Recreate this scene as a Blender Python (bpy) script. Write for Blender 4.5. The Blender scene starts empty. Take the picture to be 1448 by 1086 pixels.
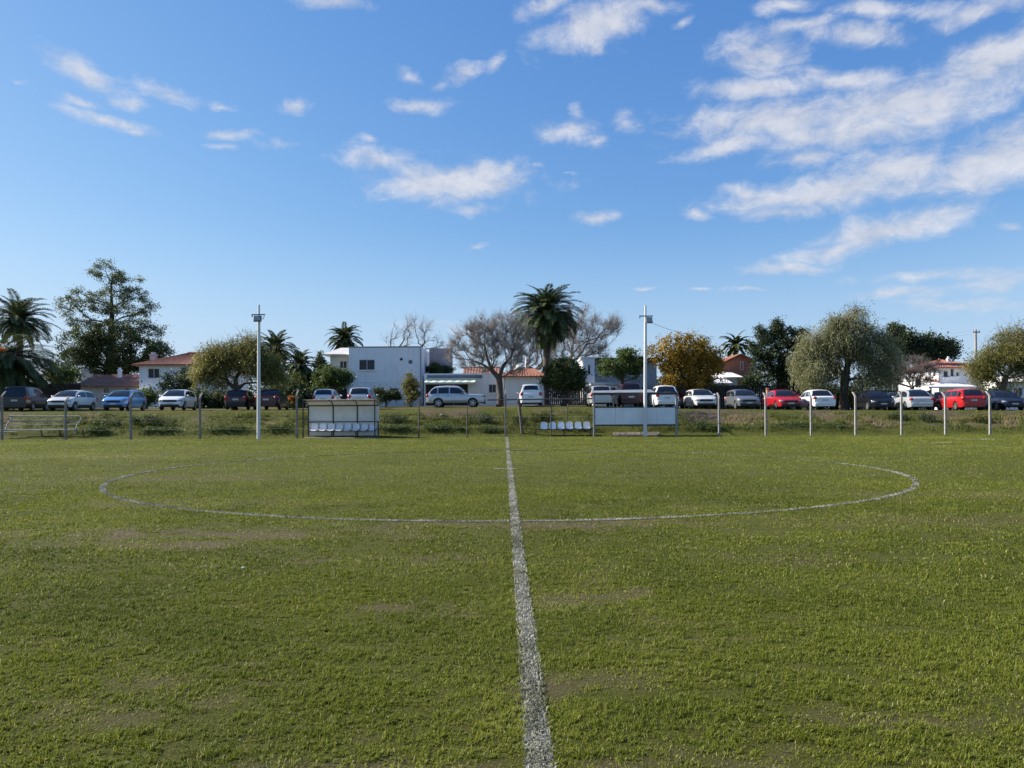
import bpy, math, random
import numpy as np
from mathutils import Vector, Matrix

R = math.radians
rng = np.random.default_rng(11)
random.seed(11)
scene = bpy.context.scene
COL = scene.collection

# ------------------------------------------------------------------ measures
F, H, YH, CX, ROLL = 1040.0, 1.44, 584.0, 724.0, 0.0058     # surveyed lens, eye height, horizon

def at(x, y, Y):
    """point on the sight line through photo position (x, y) that lies Y metres off"""
    xu = x - ROLL * (y - YH)
    yu = y + ROLL * (x - CX)
    return Vector(((xu - CX) * Y / F, Y, H - (yu - YH) * Y / F))

def wx(x, Y, y=570): return at(x, y, Y).x
def wz(y, Y, x=724): return at(x, y, Y).z

# ------------------------------------------------------------------ noise
def vnoise(x, y, s, seed=0):
    x = np.asarray(x, float) / s; y = np.asarray(y, float) / s
    ix = np.floor(x).astype(np.int64); iy = np.floor(y).astype(np.int64)
    fx = x - ix; fy = y - iy
    fx = fx * fx * (3 - 2 * fx); fy = fy * fy * (3 - 2 * fy)
    def h(a, b):
        n = (a * 374761393 + b * 668265263 + seed * 974634777) & 0xFFFFFFFF
        n = ((n ^ (n >> 13)) * 1274126177) & 0xFFFFFFFF
        n = (n ^ (n >> 16)) & 0xFFFF
        return n / 65535.0
    a = h(ix, iy); b = h(ix + 1, iy); c = h(ix, iy + 1); d = h(ix + 1, iy + 1)
    return (a * (1 - fx) + b * fx) * (1 - fy) + (c * (1 - fx) + d * fx) * fy

def sstep(a, b, x):
    t = np.clip((np.asarray(x, float) - a) / (b - a), 0, 1)
    return t * t * (3 - 2 * t)

def gz(X, Y):
    """height of the land: flat pitch, stepped bank, parking terrace, gently rising gardens"""
    X = np.asarray(X, float); Y = np.asarray(Y, float)
    top = np.interp(X, [-60, -5, 4, 12, 20, 28, 45], [1.72, 1.72, 1.80, 1.64, 1.52, 1.44, 1.36])
    wob = (vnoise(X, Y * 0 + 3, 3.1, 5) - .5) * .9
    Yw = Y + wob * sstep(44.6, 45.4, Y) * (1 - sstep(49.0, 50.5, Y))
    step = np.interp(Yw, [44.1, 44.9, 45.35, 46.5], [0, .17, .52, .58])
    smooth = np.interp(Yw, [44.1, 45.2, 46.5], [0, .12, .5])
    k = sstep(17, 24, X)
    low = step * (1 - k) + smooth * k
    t = sstep(46.1, 50.6, Yw)
    z = np.where(Yw < 46.4, low, low + (top - low) * t)
    z = z + np.clip(Y - 52, 0, 16) * np.interp(X, [-60, 8, 14, 60], [.028, .028, .012, .006])
    bump = (vnoise(X, Y, .9, 1) - .5) * .16 + (vnoise(X, Y, 2.7, 2) - .5) * .22
    z = z + bump * sstep(44.6, 46.5, Y) * (1 - .9 * sstep(48.6, 50.2, Y))
    return z

def gzf(x, y): return float(gz(x, y))

# ------------------------------------------------------------------ materials
def nodes_of(name):
    m = bpy.data.materials.new(name); m.use_nodes = True
    nt = m.node_tree; nt.nodes.clear()
    return m, nt

def N(nt, typ, **kw):
    n = nt.nodes.new(typ)
    for k, v in kw.items():
        if k.startswith('in_'):
            key = k[3:]
            n.inputs[int(key) if key.isdigit() else key].default_value = v
        else:
            setattr(n, k, v)
    return n

def L(nt, a, b): nt.links.new(a, b)

def mat(name, col, rough=.7, var=.18, scale=3.0, metal=0.0, bump=0.0, col2=None, spec=.5, stretch=(1, 1, 1), thr=(.35, .65), coat=0.0, bscale=None):
    m, nt = nodes_of(name)
    out = N(nt, 'ShaderNodeOutputMaterial'); p = N(nt, 'ShaderNodeBsdfPrincipled')
    L(nt, p.outputs[0], out.inputs[0])
    p.inputs['Roughness'].default_value = rough; p.inputs['Metallic'].default_value = metal
    p.inputs['Specular IOR Level'].default_value = spec
    p.inputs['Coat Weight'].default_value = coat; p.inputs['Coat Roughness'].default_value = .04
    tc = N(nt, 'ShaderNodeTexCoord'); mp = N(nt, 'ShaderNodeMapping')
    mp.inputs['Scale'].default_value = stretch
    L(nt, tc.outputs['Object'], mp.inputs[0])
    nz = N(nt, 'ShaderNodeTexNoise', in_Scale=scale, in_Detail=6.0, in_Roughness=.62)
    L(nt, mp.outputs[0], nz.inputs['Vector'])
    rp = N(nt, 'ShaderNodeValToRGB')
    c = np.array(col, float)
    c2 = np.array(col2, float) if col2 is not None else np.clip(c * (1 + var), 0, 1)
    c1 = c if col2 is not None else c * (1 - var)
    rp.color_ramp.elements[0].position = thr[0]; rp.color_ramp.elements[1].position = thr[1]
    rp.color_ramp.elements[0].color = (*c1, 1); rp.color_ramp.elements[1].color = (*c2, 1)
    L(nt, nz.outputs[0], rp.inputs[0]); L(nt, rp.outputs[0], p.inputs['Base Color'])
    if bump:
        n2 = N(nt, 'ShaderNodeTexNoise', in_Scale=bscale or scale * 4, in_Detail=5.0)
        L(nt, mp.outputs[0], n2.inputs['Vector'])
        b = N(nt, 'ShaderNodeBump', in_Strength=bump, in_Distance=.05)
        L(nt, n2.outputs[0], b.inputs['Height']); L(nt, b.outputs[0], p.inputs['Normal'])
    return m

def leafmat(name, c1, c2, c3=None, trans=.35, rough=.55, spec=.3, cells=None):
    """leaf colour picked by each leaf's own 'tint'"""
    m, nt = nodes_of(name)
    out = N(nt, 'ShaderNodeOutputMaterial')
    a = N(nt, 'ShaderNodeAttribute', attribute_name='tint')
    rp = N(nt, 'ShaderNodeValToRGB')
    rp.color_ramp.elements[0].color = (*c1, 1); rp.color_ramp.elements[1].color = (*c2, 1)
    if c3 is not None:
        rp.color_ramp.elements[1].position = .6
        e = rp.color_ramp.elements.new(1.0); e.color = (*c3, 1)
    L(nt, a.outputs['Fac'], rp.inputs[0])
    p = N(nt, 'ShaderNodeBsdfPrincipled', in_Roughness=rough)
    p.inputs['Specular IOR Level'].default_value = spec
    t = N(nt, 'ShaderNodeBsdfTranslucent')
    mx = N(nt, 'ShaderNodeMixShader', in_0=trans)
    L(nt, rp.outputs[0], p.inputs['Base Color']); L(nt, rp.outputs[0], t.inputs['Color'])
    L(nt, p.outputs[0], mx.inputs[1]); L(nt, t.outputs[0], mx.inputs[2]); L(nt, mx.outputs[0], out.inputs[0])
    return m

# ------------------------------------------------------------------ mesh helpers
OFF = {}

def tag(o, label=None, cat=None, group=None, kind=None):
    if label: o['label'] = label
    if cat: o['category'] = cat
    if group: o['group'] = group
    if kind: o['kind'] = kind
    return o

def thing(name, loc, label, cat, group=None, rz=0.0):
    o = bpy.data.objects.new(name, None); COL.objects.link(o)
    o.location = loc; o.rotation_euler = (0, 0, rz); o.empty_display_size = .2
    OFF[o] = Vector(loc)
    return tag(o, label, cat, group)

def npmesh(name, V, faces, mats, parent=None, attrs=None, smooth=False, matidx=None, origin=None, local=False):
    """V (n,3); faces (m,k) with one k. With a parent the world points become local to it."""
    V = np.asarray(V, np.float32); faces = np.asarray(faces, np.int32)
    off = Vector((0, 0, 0))
    if parent is not None and not local: off = OFF[parent]
    if origin is not None: off = Vector(origin)
    V = V - np.array(off, np.float32)
    me = bpy.data.meshes.new(name)
    n, k = faces.shape
    me.vertices.add(len(V)); me.vertices.foreach_set('co', V.ravel())
    me.loops.add(n * k); me.loops.foreach_set('vertex_index', faces.ravel())
    me.polygons.add(n); me.polygons.foreach_set('loop_start', np.arange(0, n * k, k, dtype=np.int32))
    if matidx is not None: me.polygons.foreach_set('material_index', np.asarray(matidx, np.int32))
    if smooth: me.polygons.foreach_set('use_smooth', np.ones(n, bool))
    me.update(calc_edges=True)
    for k2, val in (attrs or {}).items():
        at_ = me.attributes.new(k2, 'FLOAT', 'POINT'); at_.data.foreach_set('value', np.asarray(val, np.float32))
    for m in (mats if isinstance(mats, (list, tuple)) else [mats]): me.materials.append(m)
    o = bpy.data.objects.new(name, me); COL.objects.link(o)
    if parent is not None: o.parent = parent; OFF[o] = off
    else:
        o.location = off; OFF[o] = off
    return o

class MB:
    def __init__(s): s.v = []; s.f = []; s.m = []
    def add(s, vs, fs, m=0):
        b = len(s.v); s.v += [tuple(v) for v in vs]
        s.f += [tuple(b + i for i in f) for f in fs]; s.m += [m] * len(fs)
    def obox(s, c, ax, ay, az, m=0, taper=1.0):
        c, ax, ay, az = Vector(c), Vector(ax), Vector(ay), Vector(az)
        vs = [c + ax * sx * (taper if sz > 0 else 1) + ay * sy * (taper if sz > 0 else 1) + az * sz for sz in (-1, 1) for sx, sy in ((-1, -1), (1, -1), (1, 1), (-1, 1))]
        s.add(vs, [(3, 2, 1, 0), (4, 5, 6, 7), (0, 1, 5, 4), (1, 2, 6, 5), (2, 3, 7, 6), (3, 0, 4, 7)], m)
    def box(s, x0, x1, y0, y1, z0, z1, m=0):
        s.obox(((x0 + x1) / 2, (y0 + y1) / 2, (z0 + z1) / 2), ((x1 - x0) / 2, 0, 0), (0, (y1 - y0) / 2, 0), (0, 0, (z1 - z0) / 2), m)
    def tube(s, pts, rad, sides=8, m=0):
        pts = [Vector(p) for p in pts]
        if not hasattr(rad, '__len__'): rad = [rad] * len(pts)
        vs = []; prev = None
        for i, p in enumerate(pts):
            d = (pts[min(i + 1, len(pts) - 1)] - pts[max(i - 1, 0)]).normalized()
            u = prev - d * prev.dot(d) if prev is not None else d.orthogonal()
            u.normalize(); prev = u; w = d.cross(u)
            for k in range(sides):
                a = 2 * math.pi * k / sides + math.pi / sides
                vs.append(p + (u * math.cos(a) + w * math.sin(a)) * rad[i])
        fs = [(i * sides + k, i * sides + (k + 1) % sides, (i + 1) * sides + (k + 1) % sides, (i + 1) * sides + k) for i in range(len(pts) - 1) for k in range(sides)]
        fs.append(tuple(range(sides))[::-1]); fs.append(tuple((len(pts) - 1) * sides + k for k in range(sides)))
        s.add(vs, fs, m)
    def lathe(s, prof, c, axis, sides=20, m=0):
        c = Vector(c); ax = Vector(axis).normalized(); u = ax.orthogonal().normalized(); w = ax.cross(u)
        vs = [c + ax * z + (u * math.cos(2 * math.pi * k / sides) + w * math.sin(2 * math.pi * k / sides)) * r for r, z in prof for k in range(sides)]
        n = len(prof)
        s.add(vs, [(i * sides + k, i * sides + (k + 1) % sides, (i + 1) * sides + (k + 1) % sides, (i + 1) * sides + k) for i in range(n - 1) for k in range(sides)], m)
    def ell(s, c, r, m=0, su=12, sv=8):
        vs = []; fs = []
        for i in range(sv + 1):
            t = math.pi * i / sv
            for k in range(su):
                a = 2 * math.pi * k / su
                vs.append((c[0] + r[0] * math.sin(t) * math.cos(a), c[1] + r[1] * math.sin(t) * math.sin(a), c[2] + r[2] * math.cos(t)))
        for i in range(sv):
            for k in range(su):
                fs.append((i * su + k, (i + 1) * su + k, (i + 1) * su + (k + 1) % su, i * su + (k + 1) % su))
        s.add(vs, fs, m)
    def grid(s, P, m=0):
        a = len(P); b = len(P[0])
        s.add([p for row in P for p in row], [(i * b + j, i * b + j + 1, (i + 1) * b + j + 1, (i + 1) * b + j) for i in range(a - 1) for j in range(b - 1)], m)
    def build(s, name, mats, parent=None, smooth=0, bevel=0, local=False, origin=None):
        off = Vector((0, 0, 0))
        if parent is not None and not local: off = OFF[parent]
        if origin is not None: off = Vector(origin)
        me = bpy.data.meshes.new(name)
        me.from_pydata([tuple(Vector(v) - off) for v in s.v], [], s.f)
        for m in (mats if isinstance(mats, (list, tuple)) else [mats]): me.materials.append(m)
        me.polygons.foreach_set('material_index', s.m)
        if smooth:
            me.polygons.foreach_set('use_smooth', [True] * len(s.f)); me.update(); me.set_sharp_from_angle(angle=R(smooth))
        me.update()
        o = bpy.data.objects.new(name, me); COL.objects.link(o); OFF[o] = off
        if parent is not None: o.parent = parent
        else: o.location = off
        if bevel:
            b = o.modifiers.new('bevel', 'BEVEL'); b.width = bevel; b.segments = 2; b.limit_method = 'ANGLE'; b.angle_limit = R(40)
        return o

def frustums(A, B, ra, rb, sides):
    A = np.asarray(A, float); B = np.asarray(B, float); n = len(A)
    d = B - A; ln = np.linalg.norm(d, axis=1, keepdims=True) + 1e-9; d = d / ln
    ref = np.where(np.abs(d[:, 2:3]) > .9, np.array([[1., 0, 0]]), np.array([[0, 0, 1.]]))
    u = np.cross(d, ref); u /= np.linalg.norm(u, axis=1, keepdims=True) + 1e-9; w = np.cross(d, u)
    a = np.arange(sides) * 2 * np.pi / sides
    ring = u[:, None, :] * np.cos(a)[None, :, None] + w[:, None, :] * np.sin(a)[None, :, None]
    ra = np.broadcast_to(ra, n).reshape(n, 1, 1); rb = np.broadcast_to(rb, n).reshape(n, 1, 1)
    V = np.concatenate([A[:, None, :] + ring * ra, B[:, None, :] + ring * rb], axis=1).reshape(-1, 3)
    k = np.arange(sides); k2 = (k + 1) % sides
    f = np.stack([k, k2, k2 + sides, k + sides], 1)
    Fc = (np.arange(n)[:, None, None] * 2 * sides + f[None]).reshape(-1, 4)
    return V, Fc

def merge(parts):
    Vs = []; Fs = []; b = 0
    for V, Fc in parts:
        Vs.append(V); Fs.append(Fc + b); b += len(V)
    return np.concatenate(Vs), np.concatenate(Fs)

def unit(n):
    v = rng.normal(size=(n, 3)); return v / np.linalg.norm(v, axis=1, keepdims=True)

def leaf_quads(C, axis, side, hl, hw):
    """diamond leaves"""
    hl = np.reshape(np.broadcast_to(hl, len(C)), (-1, 1)); hw = np.reshape(np.broadcast_to(hw, len(C)), (-1, 1))
    V = np.stack([C - axis * hl, C - axis * hl * .1 + side * hw, C + axis * hl, C - axis * hl * .1 - side * hw], 1).reshape(-1, 3)
    return V, np.arange(len(C) * 4).reshape(-1, 4)

# ------------------------------------------------------------------ common materials
M = {}
M['concrete'] = mat('pale_concrete', (.31, .29, .26), .85, .22, 5, bump=.3)
M['concrete_dark'] = mat('shaded_weathered_concrete', (.24, .21, .18), .9, .3, 6, bump=.3)  # darker copy of the concrete; its colour holds the left posts' shade
M['wood_post'] = mat('old_wood', (.13, .10, .075), .9, .3, 8, bump=.3, stretch=(3, 3, .4))
M['white_steel'] = mat('white_painted_steel', (.62, .62, .61), .5, .08, 2, stretch=(1, 1, .2))
M['dark_steel'] = mat('dark_painted_steel', (.055, .05, .045), .6, .3, 6)
M['galv'] = mat('galvanised_pipe', (.26, .27, .28), .7, .25, 6)
M['panel_white'] = mat('weathered_white_panel', (.70, .70, .67), .7, .09, 2.2, col2=(.80, .80, .78))
M['panel_pale'] = mat('bluish_white_board', (.66, .69, .72), .6, .10, 1.6, col2=(.78, .80, .82))
M['polycarb'] = None
M['seat_white'] = mat('white_plastic_seat', (.74, .76, .80), .4, .05, 4)
M['lamp_body'] = mat('floodlight_housing', (.13, .135, .13), .6, .2, 8)
M['lamp_glass'] = mat('floodlight_glass', (.30, .33, .30), .15, .2, 9, spec=.8)
M['wall_white'] = mat('white_render', (.68, .685, .69), .9, .05, 1.6, col2=(.83, .83, .83), bump=.15, stretch=(1.6, 1.6, .28), thr=(.22, .52))
M['wall_cream'] = mat('cream_render', (.70, .66, .56), .9, .08, 1.0, bump=.12)
M['wall_grey'] = mat('grey_render', (.44, .44, .44), .9, .12, 1.0, bump=.12)
M['wall_mauve'] = mat('mauve_render', (.36, .31, .31), .9, .15, 1.2, bump=.15)
M['brick'] = mat('red_brick', (.40, .15, .09), .9, .25, 5, bump=.3)
M['tile'] = mat('clay_roof_tile', (.15, .052, .034), .85, .35, 4.5, bump=.3, col2=(.32, .13, .082))
M['tile_old'] = mat('weathered_clay_tile', (.17, .07, .05), .9, .35, 3.0, bump=.3, col2=(.30, .145, .10))
M['tile_brown'] = mat('dark_brown_roof', (.075, .052, .04), .9, .3, 3.0, bump=.3)
M['sheet_roof'] = mat('pale_sheet_roof', (.55, .53, .50), .6, .12, 1.5, stretch=(1, 4, 1))
M['sheet_green'] = mat('grey_green_roof', (.18, .21, .18), .8, .25, 2.0)
M['sheet_white'] = mat('sunlit_white_roof', (.74, .71, .69), .8, .06, 1.5)
M['glass_dark'] = mat('dark_window_glass', (.02, .023, .028), .08, .3, 1.5, spec=.6)
M['shutter'] = mat('dark_roller_shutter', (.055, .05, .052), .6, .2, 3, stretch=(1, 1, 20))
M['frame_white'] = mat('window_frame', (.62, .61, .58), .6, .08, 4)
M['void'] = mat('interior_shade', (.03, .028, .026), .9, .3, 2)  # flat dark colour stands in for unlit space behind openings
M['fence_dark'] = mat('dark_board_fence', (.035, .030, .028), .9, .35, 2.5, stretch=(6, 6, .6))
M['awning'] = mat('pale_green_awning', (.50, .56, .46), .7, .12, 3)
M['awning_blue'] = mat('blue_grey_fascia', (.11, .15, .20), .7, .2, 3)
M['bark'] = mat('grey_brown_bark', (.085, .065, .048), .95, .35, 5, bump=.5, stretch=(2, 2, .4))
M['bark_dark'] = mat('dark_bark', (.04, .032, .026), .95, .35, 5, bump=.5)
M['bark_grey'] = mat('pale_grey_bark', (.17, .145, .125), .95, .3, 5, bump=.4)
M['palm_bark'] = mat('palm_trunk_bark', (.10, .078, .058), .95, .35, 5, bump=.8, stretch=(1, 1, 2.5))
M['tyre'] = mat('black_tyre', (.018, .018, .018), .85, .2, 8)
M['rim'] = mat('alloy_rim', (.42, .42, .43), .35, .1, 6, metal=.7)
M['black_trim'] = mat('black_plastic_trim', (.02, .02, .022), .6, .2, 6)
M['car_glass'] = mat('car_glass', (.013, .016, .02), .05, .2, 2, spec=.55)
M['tail'] = mat('red_tail_lamp', (.36, .018, .016), .2, .2, 12, spec=.6)
M['head'] = mat('clear_headlamp', (.24, .25, .27), .12, .15, 14, spec=.8)
M['plate'] = mat('licence_plate_blank', (.50, .50, .48), .5, .05, 8)
M['stone'] = mat('pale_stone', (.6, .57, .52), .8, .1, 6)

def translucent_sheet():
    m, nt = nodes_of('yellowed_translucent_sheet')
    out = N(nt, 'ShaderNodeOutputMaterial'); mx = N(nt, 'ShaderNodeMixShader', in_0=.35)
    d = N(nt, 'ShaderNodeBsdfDiffuse'); t = N(nt, 'ShaderNodeBsdfTranslucent')
    nz = N(nt, 'ShaderNodeTexNoise', in_Scale=2.5, in_Detail=5.0)
    rp = N(nt, 'ShaderNodeValToRGB')
    rp.color_ramp.elements[0].color = (.48, .46, .40, 1); rp.color_ramp.elements[1].color = (.68, .66, .60, 1)
    tc = N(nt, 'ShaderNodeTexCoord'); L(nt, tc.outputs['Object'], nz.inputs['Vector'])
    L(nt, nz.outputs[0], rp.inputs[0]); L(nt, rp.outputs[0], d.inputs[0]); L(nt, rp.outputs[0], t.inputs[0])
    L(nt, d.outputs[0], mx.inputs[1]); L(nt, t.outputs[0], mx.inputs[2]); L(nt, mx.outputs[0], out.inputs[0])
    return m
M['polycarb'] = translucent_sheet()

# ------------------------------------------------------------------ sun, sky, camera
SUN_AZ, SUN_EL = -77.0, 34.0       # degrees from +Y (negative = left), height
def build_light():
    w = bpy.data.worlds.new('World'); scene.world = w; w.use_nodes = True
    nt = w.node_tree; nt.nodes.clear()
    out = N(nt, 'ShaderNodeOutputWorld'); bg = N(nt, 'ShaderNodeBackground', in_Strength=.075)
    L(nt, bg.outputs[0], out.inputs[0])
    sky = N(nt, 'ShaderNodeTexSky', sky_type='NISHITA', sun_disc=False)
    sky.sun_elevation = R(SUN_EL); sky.sun_rotation = R(SUN_AZ)
    sky.altitude = 20; sky.air_density = 1.0; sky.dust_density = .35; sky.ozone_density = 2.6
    tc = N(nt, 'ShaderNodeTexCoord')
    sep = N(nt, 'ShaderNodeSeparateXYZ'); L(nt, tc.outputs['Generated'], sep.inputs[0])
    def mth(op, a, b=None, c=None, clamp=False):
        n = N(nt, 'ShaderNodeMath', operation=op, use_clamp=clamp)
        for i, v in enumerate((a, b, c)):
            if v is None: continue
            if isinstance(v, (int, float)): n.inputs[i].default_value = v
            else: L(nt, v, n.inputs[i])
        return n.outputs[0]
    az = mth('ARCTAN2', sep.outputs[0], sep.outputs[1])
    el = mth('ARCSINE', sep.outputs[2])
    cv = N(nt, 'ShaderNodeCombineXYZ'); L(nt, az, cv.inputs[0]); L(nt, el, cv.inputs[1])
    # bearing / height of every cloud of that afternoon, in the photo's order: x, y, half length, half height, tilt, strength
    clouds = [
        (125, 105, 52, 20, -28, 1.0), (118, 143, 34, 8, -12, .75), (178, 142, 34, 12, -8, .7), (150, 168, 62, 10, -14, .9), (190, 183, 26, 6, -5, .6),
        (240, 131, 46, 15, -14, .85), (312, 150, 22, 10, 0, .5), (322, 186, 42, 9, -4, .65), (316, 203, 22, 6, 0, .6),
        (408, 204, 44, 12, -3, .5), (415, 150, 30, 13, 10, .5), (475, 3, 62, 13, -4, .9), (32, 116, 14, 5, 0, .5),
        (592, 150, 46, 12, 0, .95), (575, 106, 36, 15, -18, .4), (655, 105, 52, 14, 8, .6), (700, 92, 26, 12, 45, .6), (620, 118, 22, 10, 10, .45),
        (525, 196, 18, 9, -10, .6), (540, 226, 62, 19, -3, .9), (640, 256, 112, 30, 0, 1.45), (676, 289, 42, 13, 5, .8), (720, 243, 22, 18, 50, .8), (545, 277, 22, 5, 0, .4),
        (850, 34, 82, 34, 18, 1.40), (770, 14, 50, 13, 8, .85), (925, 6, 40, 14, 0, .9), (968, 30, 22, 9, 10, .6), (845, 66, 24, 18, 30, .7),
        (800, 186, 46, 24, 10, .75), (818, 160, 16, 22, 30, .45), (846, 196, 28, 14, 0, .6), (888, 172, 32, 18, -20, .6),
        (758, 237, 18, 7, 0, .6), (847, 303, 38, 11, 3, .85), (988, 305, 34, 12, -5, .65), (672, 352, 20, 7, 10, .45), (800, 246, 22, 6, 0, .35),
        (1085, 80, 66, 34, -6, 1.30), (1060, 125, 84, 22, 4, 1.20), (1150, 95, 46, 18, -12, .8), (1190, 112, 120, 22, -3, 1.00),
        (1090, 172, 136, 34, 3, 1.45), (1040, 205, 86, 20, 8, 1.20), (1190, 190, 130, 30, 4, 1.30), (1270, 150, 150, 38, 8, 1.45), (1400, 92, 110, 44, 26, 1.55), (1460, 60, 60, 40, 10, 1.2), (1290, 175, 90, 20, 10, .75),
        (1140, 225, 66, 22, 8, .95), (1210, 50, 76, 22, -2, 1.15), (1140, 34, 70, 16, 10, .75), (1250, 14, 120, 20, 0, .8), (1110, 8, 60, 14, 4, .8), (1390, 14, 90, 28, 20, .7),
        (1060, 272, 46, 16, -10, .9), (1180, 270, 150, 30, 8, 1.45), (1110, 300, 66, 15, 5, 1.0), (1270, 240, 86, 36, 4, 1.40), (1350, 245, 60, 22, -10, .9), (1410, 225, 96, 46, 20, 1.50), (1480, 210, 60, 60, 0, 1.40),
        (1260, 322, 106, 24, 15, 1.45), (1180, 350, 90, 16, 14, 1.1), (1105, 380, 66, 11, 5, .95), (1436, 318, 30, 11, 0, .7),
        (1058, 410, 48, 6, 0, .55), (1330, 388, 130, 18, 3, .62), (1280, 412, 100, 18, 4, .6), (1400, 400, 90, 26, 6, .62), (1360, 430, 120, 20, 0, .55), (912, 405, 26, 4, 0, .35), (985, 409, 22, 4, 0, .35), (600, 462, 120, 10, 0, .3), (650, 470, 40, 7, 0, .45)]
    # warp the outline
    wn = N(nt, 'ShaderNodeTexNoise', in_Scale=11.0, in_Detail=4.0, in_Roughness=.6); L(nt, cv.outputs[0], wn.inputs['Vector'])
    wsub = N(nt, 'ShaderNodeVectorMath', operation='SUBTRACT'); wsub.inputs[1].default_value = (.5, .5, .5); L(nt, wn.outputs['Color'], wsub.inputs[0])
    wsc = N(nt, 'ShaderNodeVectorMath', operation='MULTIPLY'); wsc.inputs[1].default_value = (.036, .026, 0); L(nt, wsub.outputs[0], wsc.inputs[0])
    wad = N(nt, 'ShaderNodeVectorMath', operation='ADD'); L(nt, cv.outputs[0], wad.inputs[0]); L(nt, wsc.outputs[0], wad.inputs[1])
    acc = None
    for x, y, rx, ry, rot, st in clouds:
        p = at(x, y, 1.0) - Vector((0, 0, H))
        a = math.atan2(p.x, p.y); e = math.asin(p.z / p.length)
        c = math.cos(e)
        if x > 940: rx, ry = rx * .88, ry * (.74 if ry > 15 else .85)
        elif st > 1.2: rx, ry = rx * .9, ry * .8
        sx = rx / F * math.cos(a) / 1.0; sy = ry / F * math.cos(a) * c
        mp = N(nt, 'ShaderNodeMapping', vector_type='TEXTURE')
        mp.inputs['Location'].default_value = (a, e, 0); mp.inputs['Rotation'].default_value = (0, 0, R(rot) - math.atan(math.tan(e) * math.sin(a))); mp.inputs['Scale'].default_value = (sx, sy, 1)
        L(nt, wad.outputs[0], mp.inputs[0])
        ln = N(nt, 'ShaderNodeVectorMath', operation='LENGTH'); L(nt, mp.outputs[0], ln.inputs[0])
        v = mth('MULTIPLY_ADD', ln.outputs['Value'], -.8, .66 + .58 * (st - .4))
        acc = v if acc is None else mth('SMOOTH_MAX', acc, v, .12)
    def cnoise(offset):
        mp = N(nt, 'ShaderNodeMapping'); mp.inputs['Location'].default_value = (*offset, 0); mp.inputs['Rotation'].default_value = (0, 0, R(8)); mp.inputs['Scale'].default_value = (15, 26, 1)
        L(nt, wad.outputs[0], mp.inputs[0])
        n = N(nt, 'ShaderNodeTexNoise', in_Scale=1.0, in_Detail=10.0, in_Roughness=.66, in_Distortion=.25); L(nt, mp.outputs[0], n.inputs['Vector'])
        return n.outputs[0]
    n0 = cnoise((0, 0)); n1 = cnoise((-.35, .55))
    d = mth('ADD', acc, mth('MULTIPLY', mth('SUBTRACT', n0, .50), 2.6))
    mr = N(nt, 'ShaderNodeMapRange', interpolation_type='SMOOTHSTEP'); mr.inputs['From Min'].default_value = -.05; mr.inputs['From Max'].default_value = 1.2
    L(nt, d, mr.inputs['Value'])
    lit = mth('MULTIPLY_ADD', mth('SUBTRACT', n0, n1), 1.7, .60, True)
    cm = N(nt, 'ShaderNodeMix', data_type='RGBA'); L(nt, lit, cm.inputs[0])
    cm.inputs[6].default_value = (3.5, 3.8, 4.6, 1); cm.inputs[7].default_value = (5.7, 5.75, 6.1, 1)
    fm = N(nt, 'ShaderNodeMix', data_type='RGBA'); L(nt, mth('MULTIPLY', mr.outputs[0], .85), fm.inputs[0])
    # the afternoon's clear air: deep blue overhead, pale blue towards the horizon
    sc_ = N(nt, 'ShaderNodeSeparateColor'); L(nt, sky.outputs[0], sc_.inputs[0]); cc_ = N(nt, 'ShaderNodeCombineColor')
    for k, (pw, gain) in enumerate(((1.18, .69), (.85, 1.16), (.50, 2.52))): L(nt, mth('MULTIPLY', mth('POWER', sc_.outputs[k], pw), gain), cc_.inputs[k])
    hz = N(nt, 'ShaderNodeMapRange', interpolation_type='SMOOTHSTEP'); hz.inputs['From Min'].default_value = -.02; hz.inputs['From Max'].default_value = .26; hz.inputs['To Min'].default_value = .8; hz.inputs['To Max'].default_value = 0; L(nt, el, hz.inputs['Value'])
    sk = N(nt, 'ShaderNodeMix', data_type='RGBA'); L(nt, hz.outputs[0], sk.inputs[0]); L(nt, cc_.outputs[0], sk.inputs[6]); sk.inputs[7].default_value = (3.2, 4.5, 6.1, 1)
    L(nt, sk.outputs[2], fm.inputs[6]); L(nt, cm.outputs[2], fm.inputs[7]); L(nt, fm.outputs[2], bg.inputs[0])
    # sun
    sl = bpy.data.lights.new('sun', 'SUN'); sl.energy = 5.0; sl.angle = R(.53); sl.color = (1, .93, .82)
    so = bpy.data.objects.new('sun', sl); COL.objects.link(so)
    az_, el_ = R(SUN_AZ), R(SUN_EL)
    d = Vector((math.sin(az_) * math.cos(el_), math.cos(az_) * math.cos(el_), math.sin(el_)))
    so.rotation_euler = d.to_track_quat('Z', 'Y').to_euler(); so.location = d * 80

def build_camera():
    c = bpy.data.cameras.new('camera'); o = bpy.data.objects.new('camera', c); COL.objects.link(o)
    c.sensor_width = 36; c.sensor_fit = 'HORIZONTAL'; c.lens = 36 * F / 1448; c.shift_y = (YH - 543) / 1448
    c.clip_start = .1; c.clip_end = 3000
    o.location = (0, 0, H); o.rotation_euler = (R(90), ROLL, 0)
    scene.camera = o
    v = scene.view_settings; v.view_transform = 'Standard'; v.look = 'None'; v.gamma = 1; v.exposure = .92
    scene.render.film_transparent = False
    scene.cycles.max_bounces = 6; scene.cycles.transparent_max_bounces = 8
build_light(); build_camera()

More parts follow.
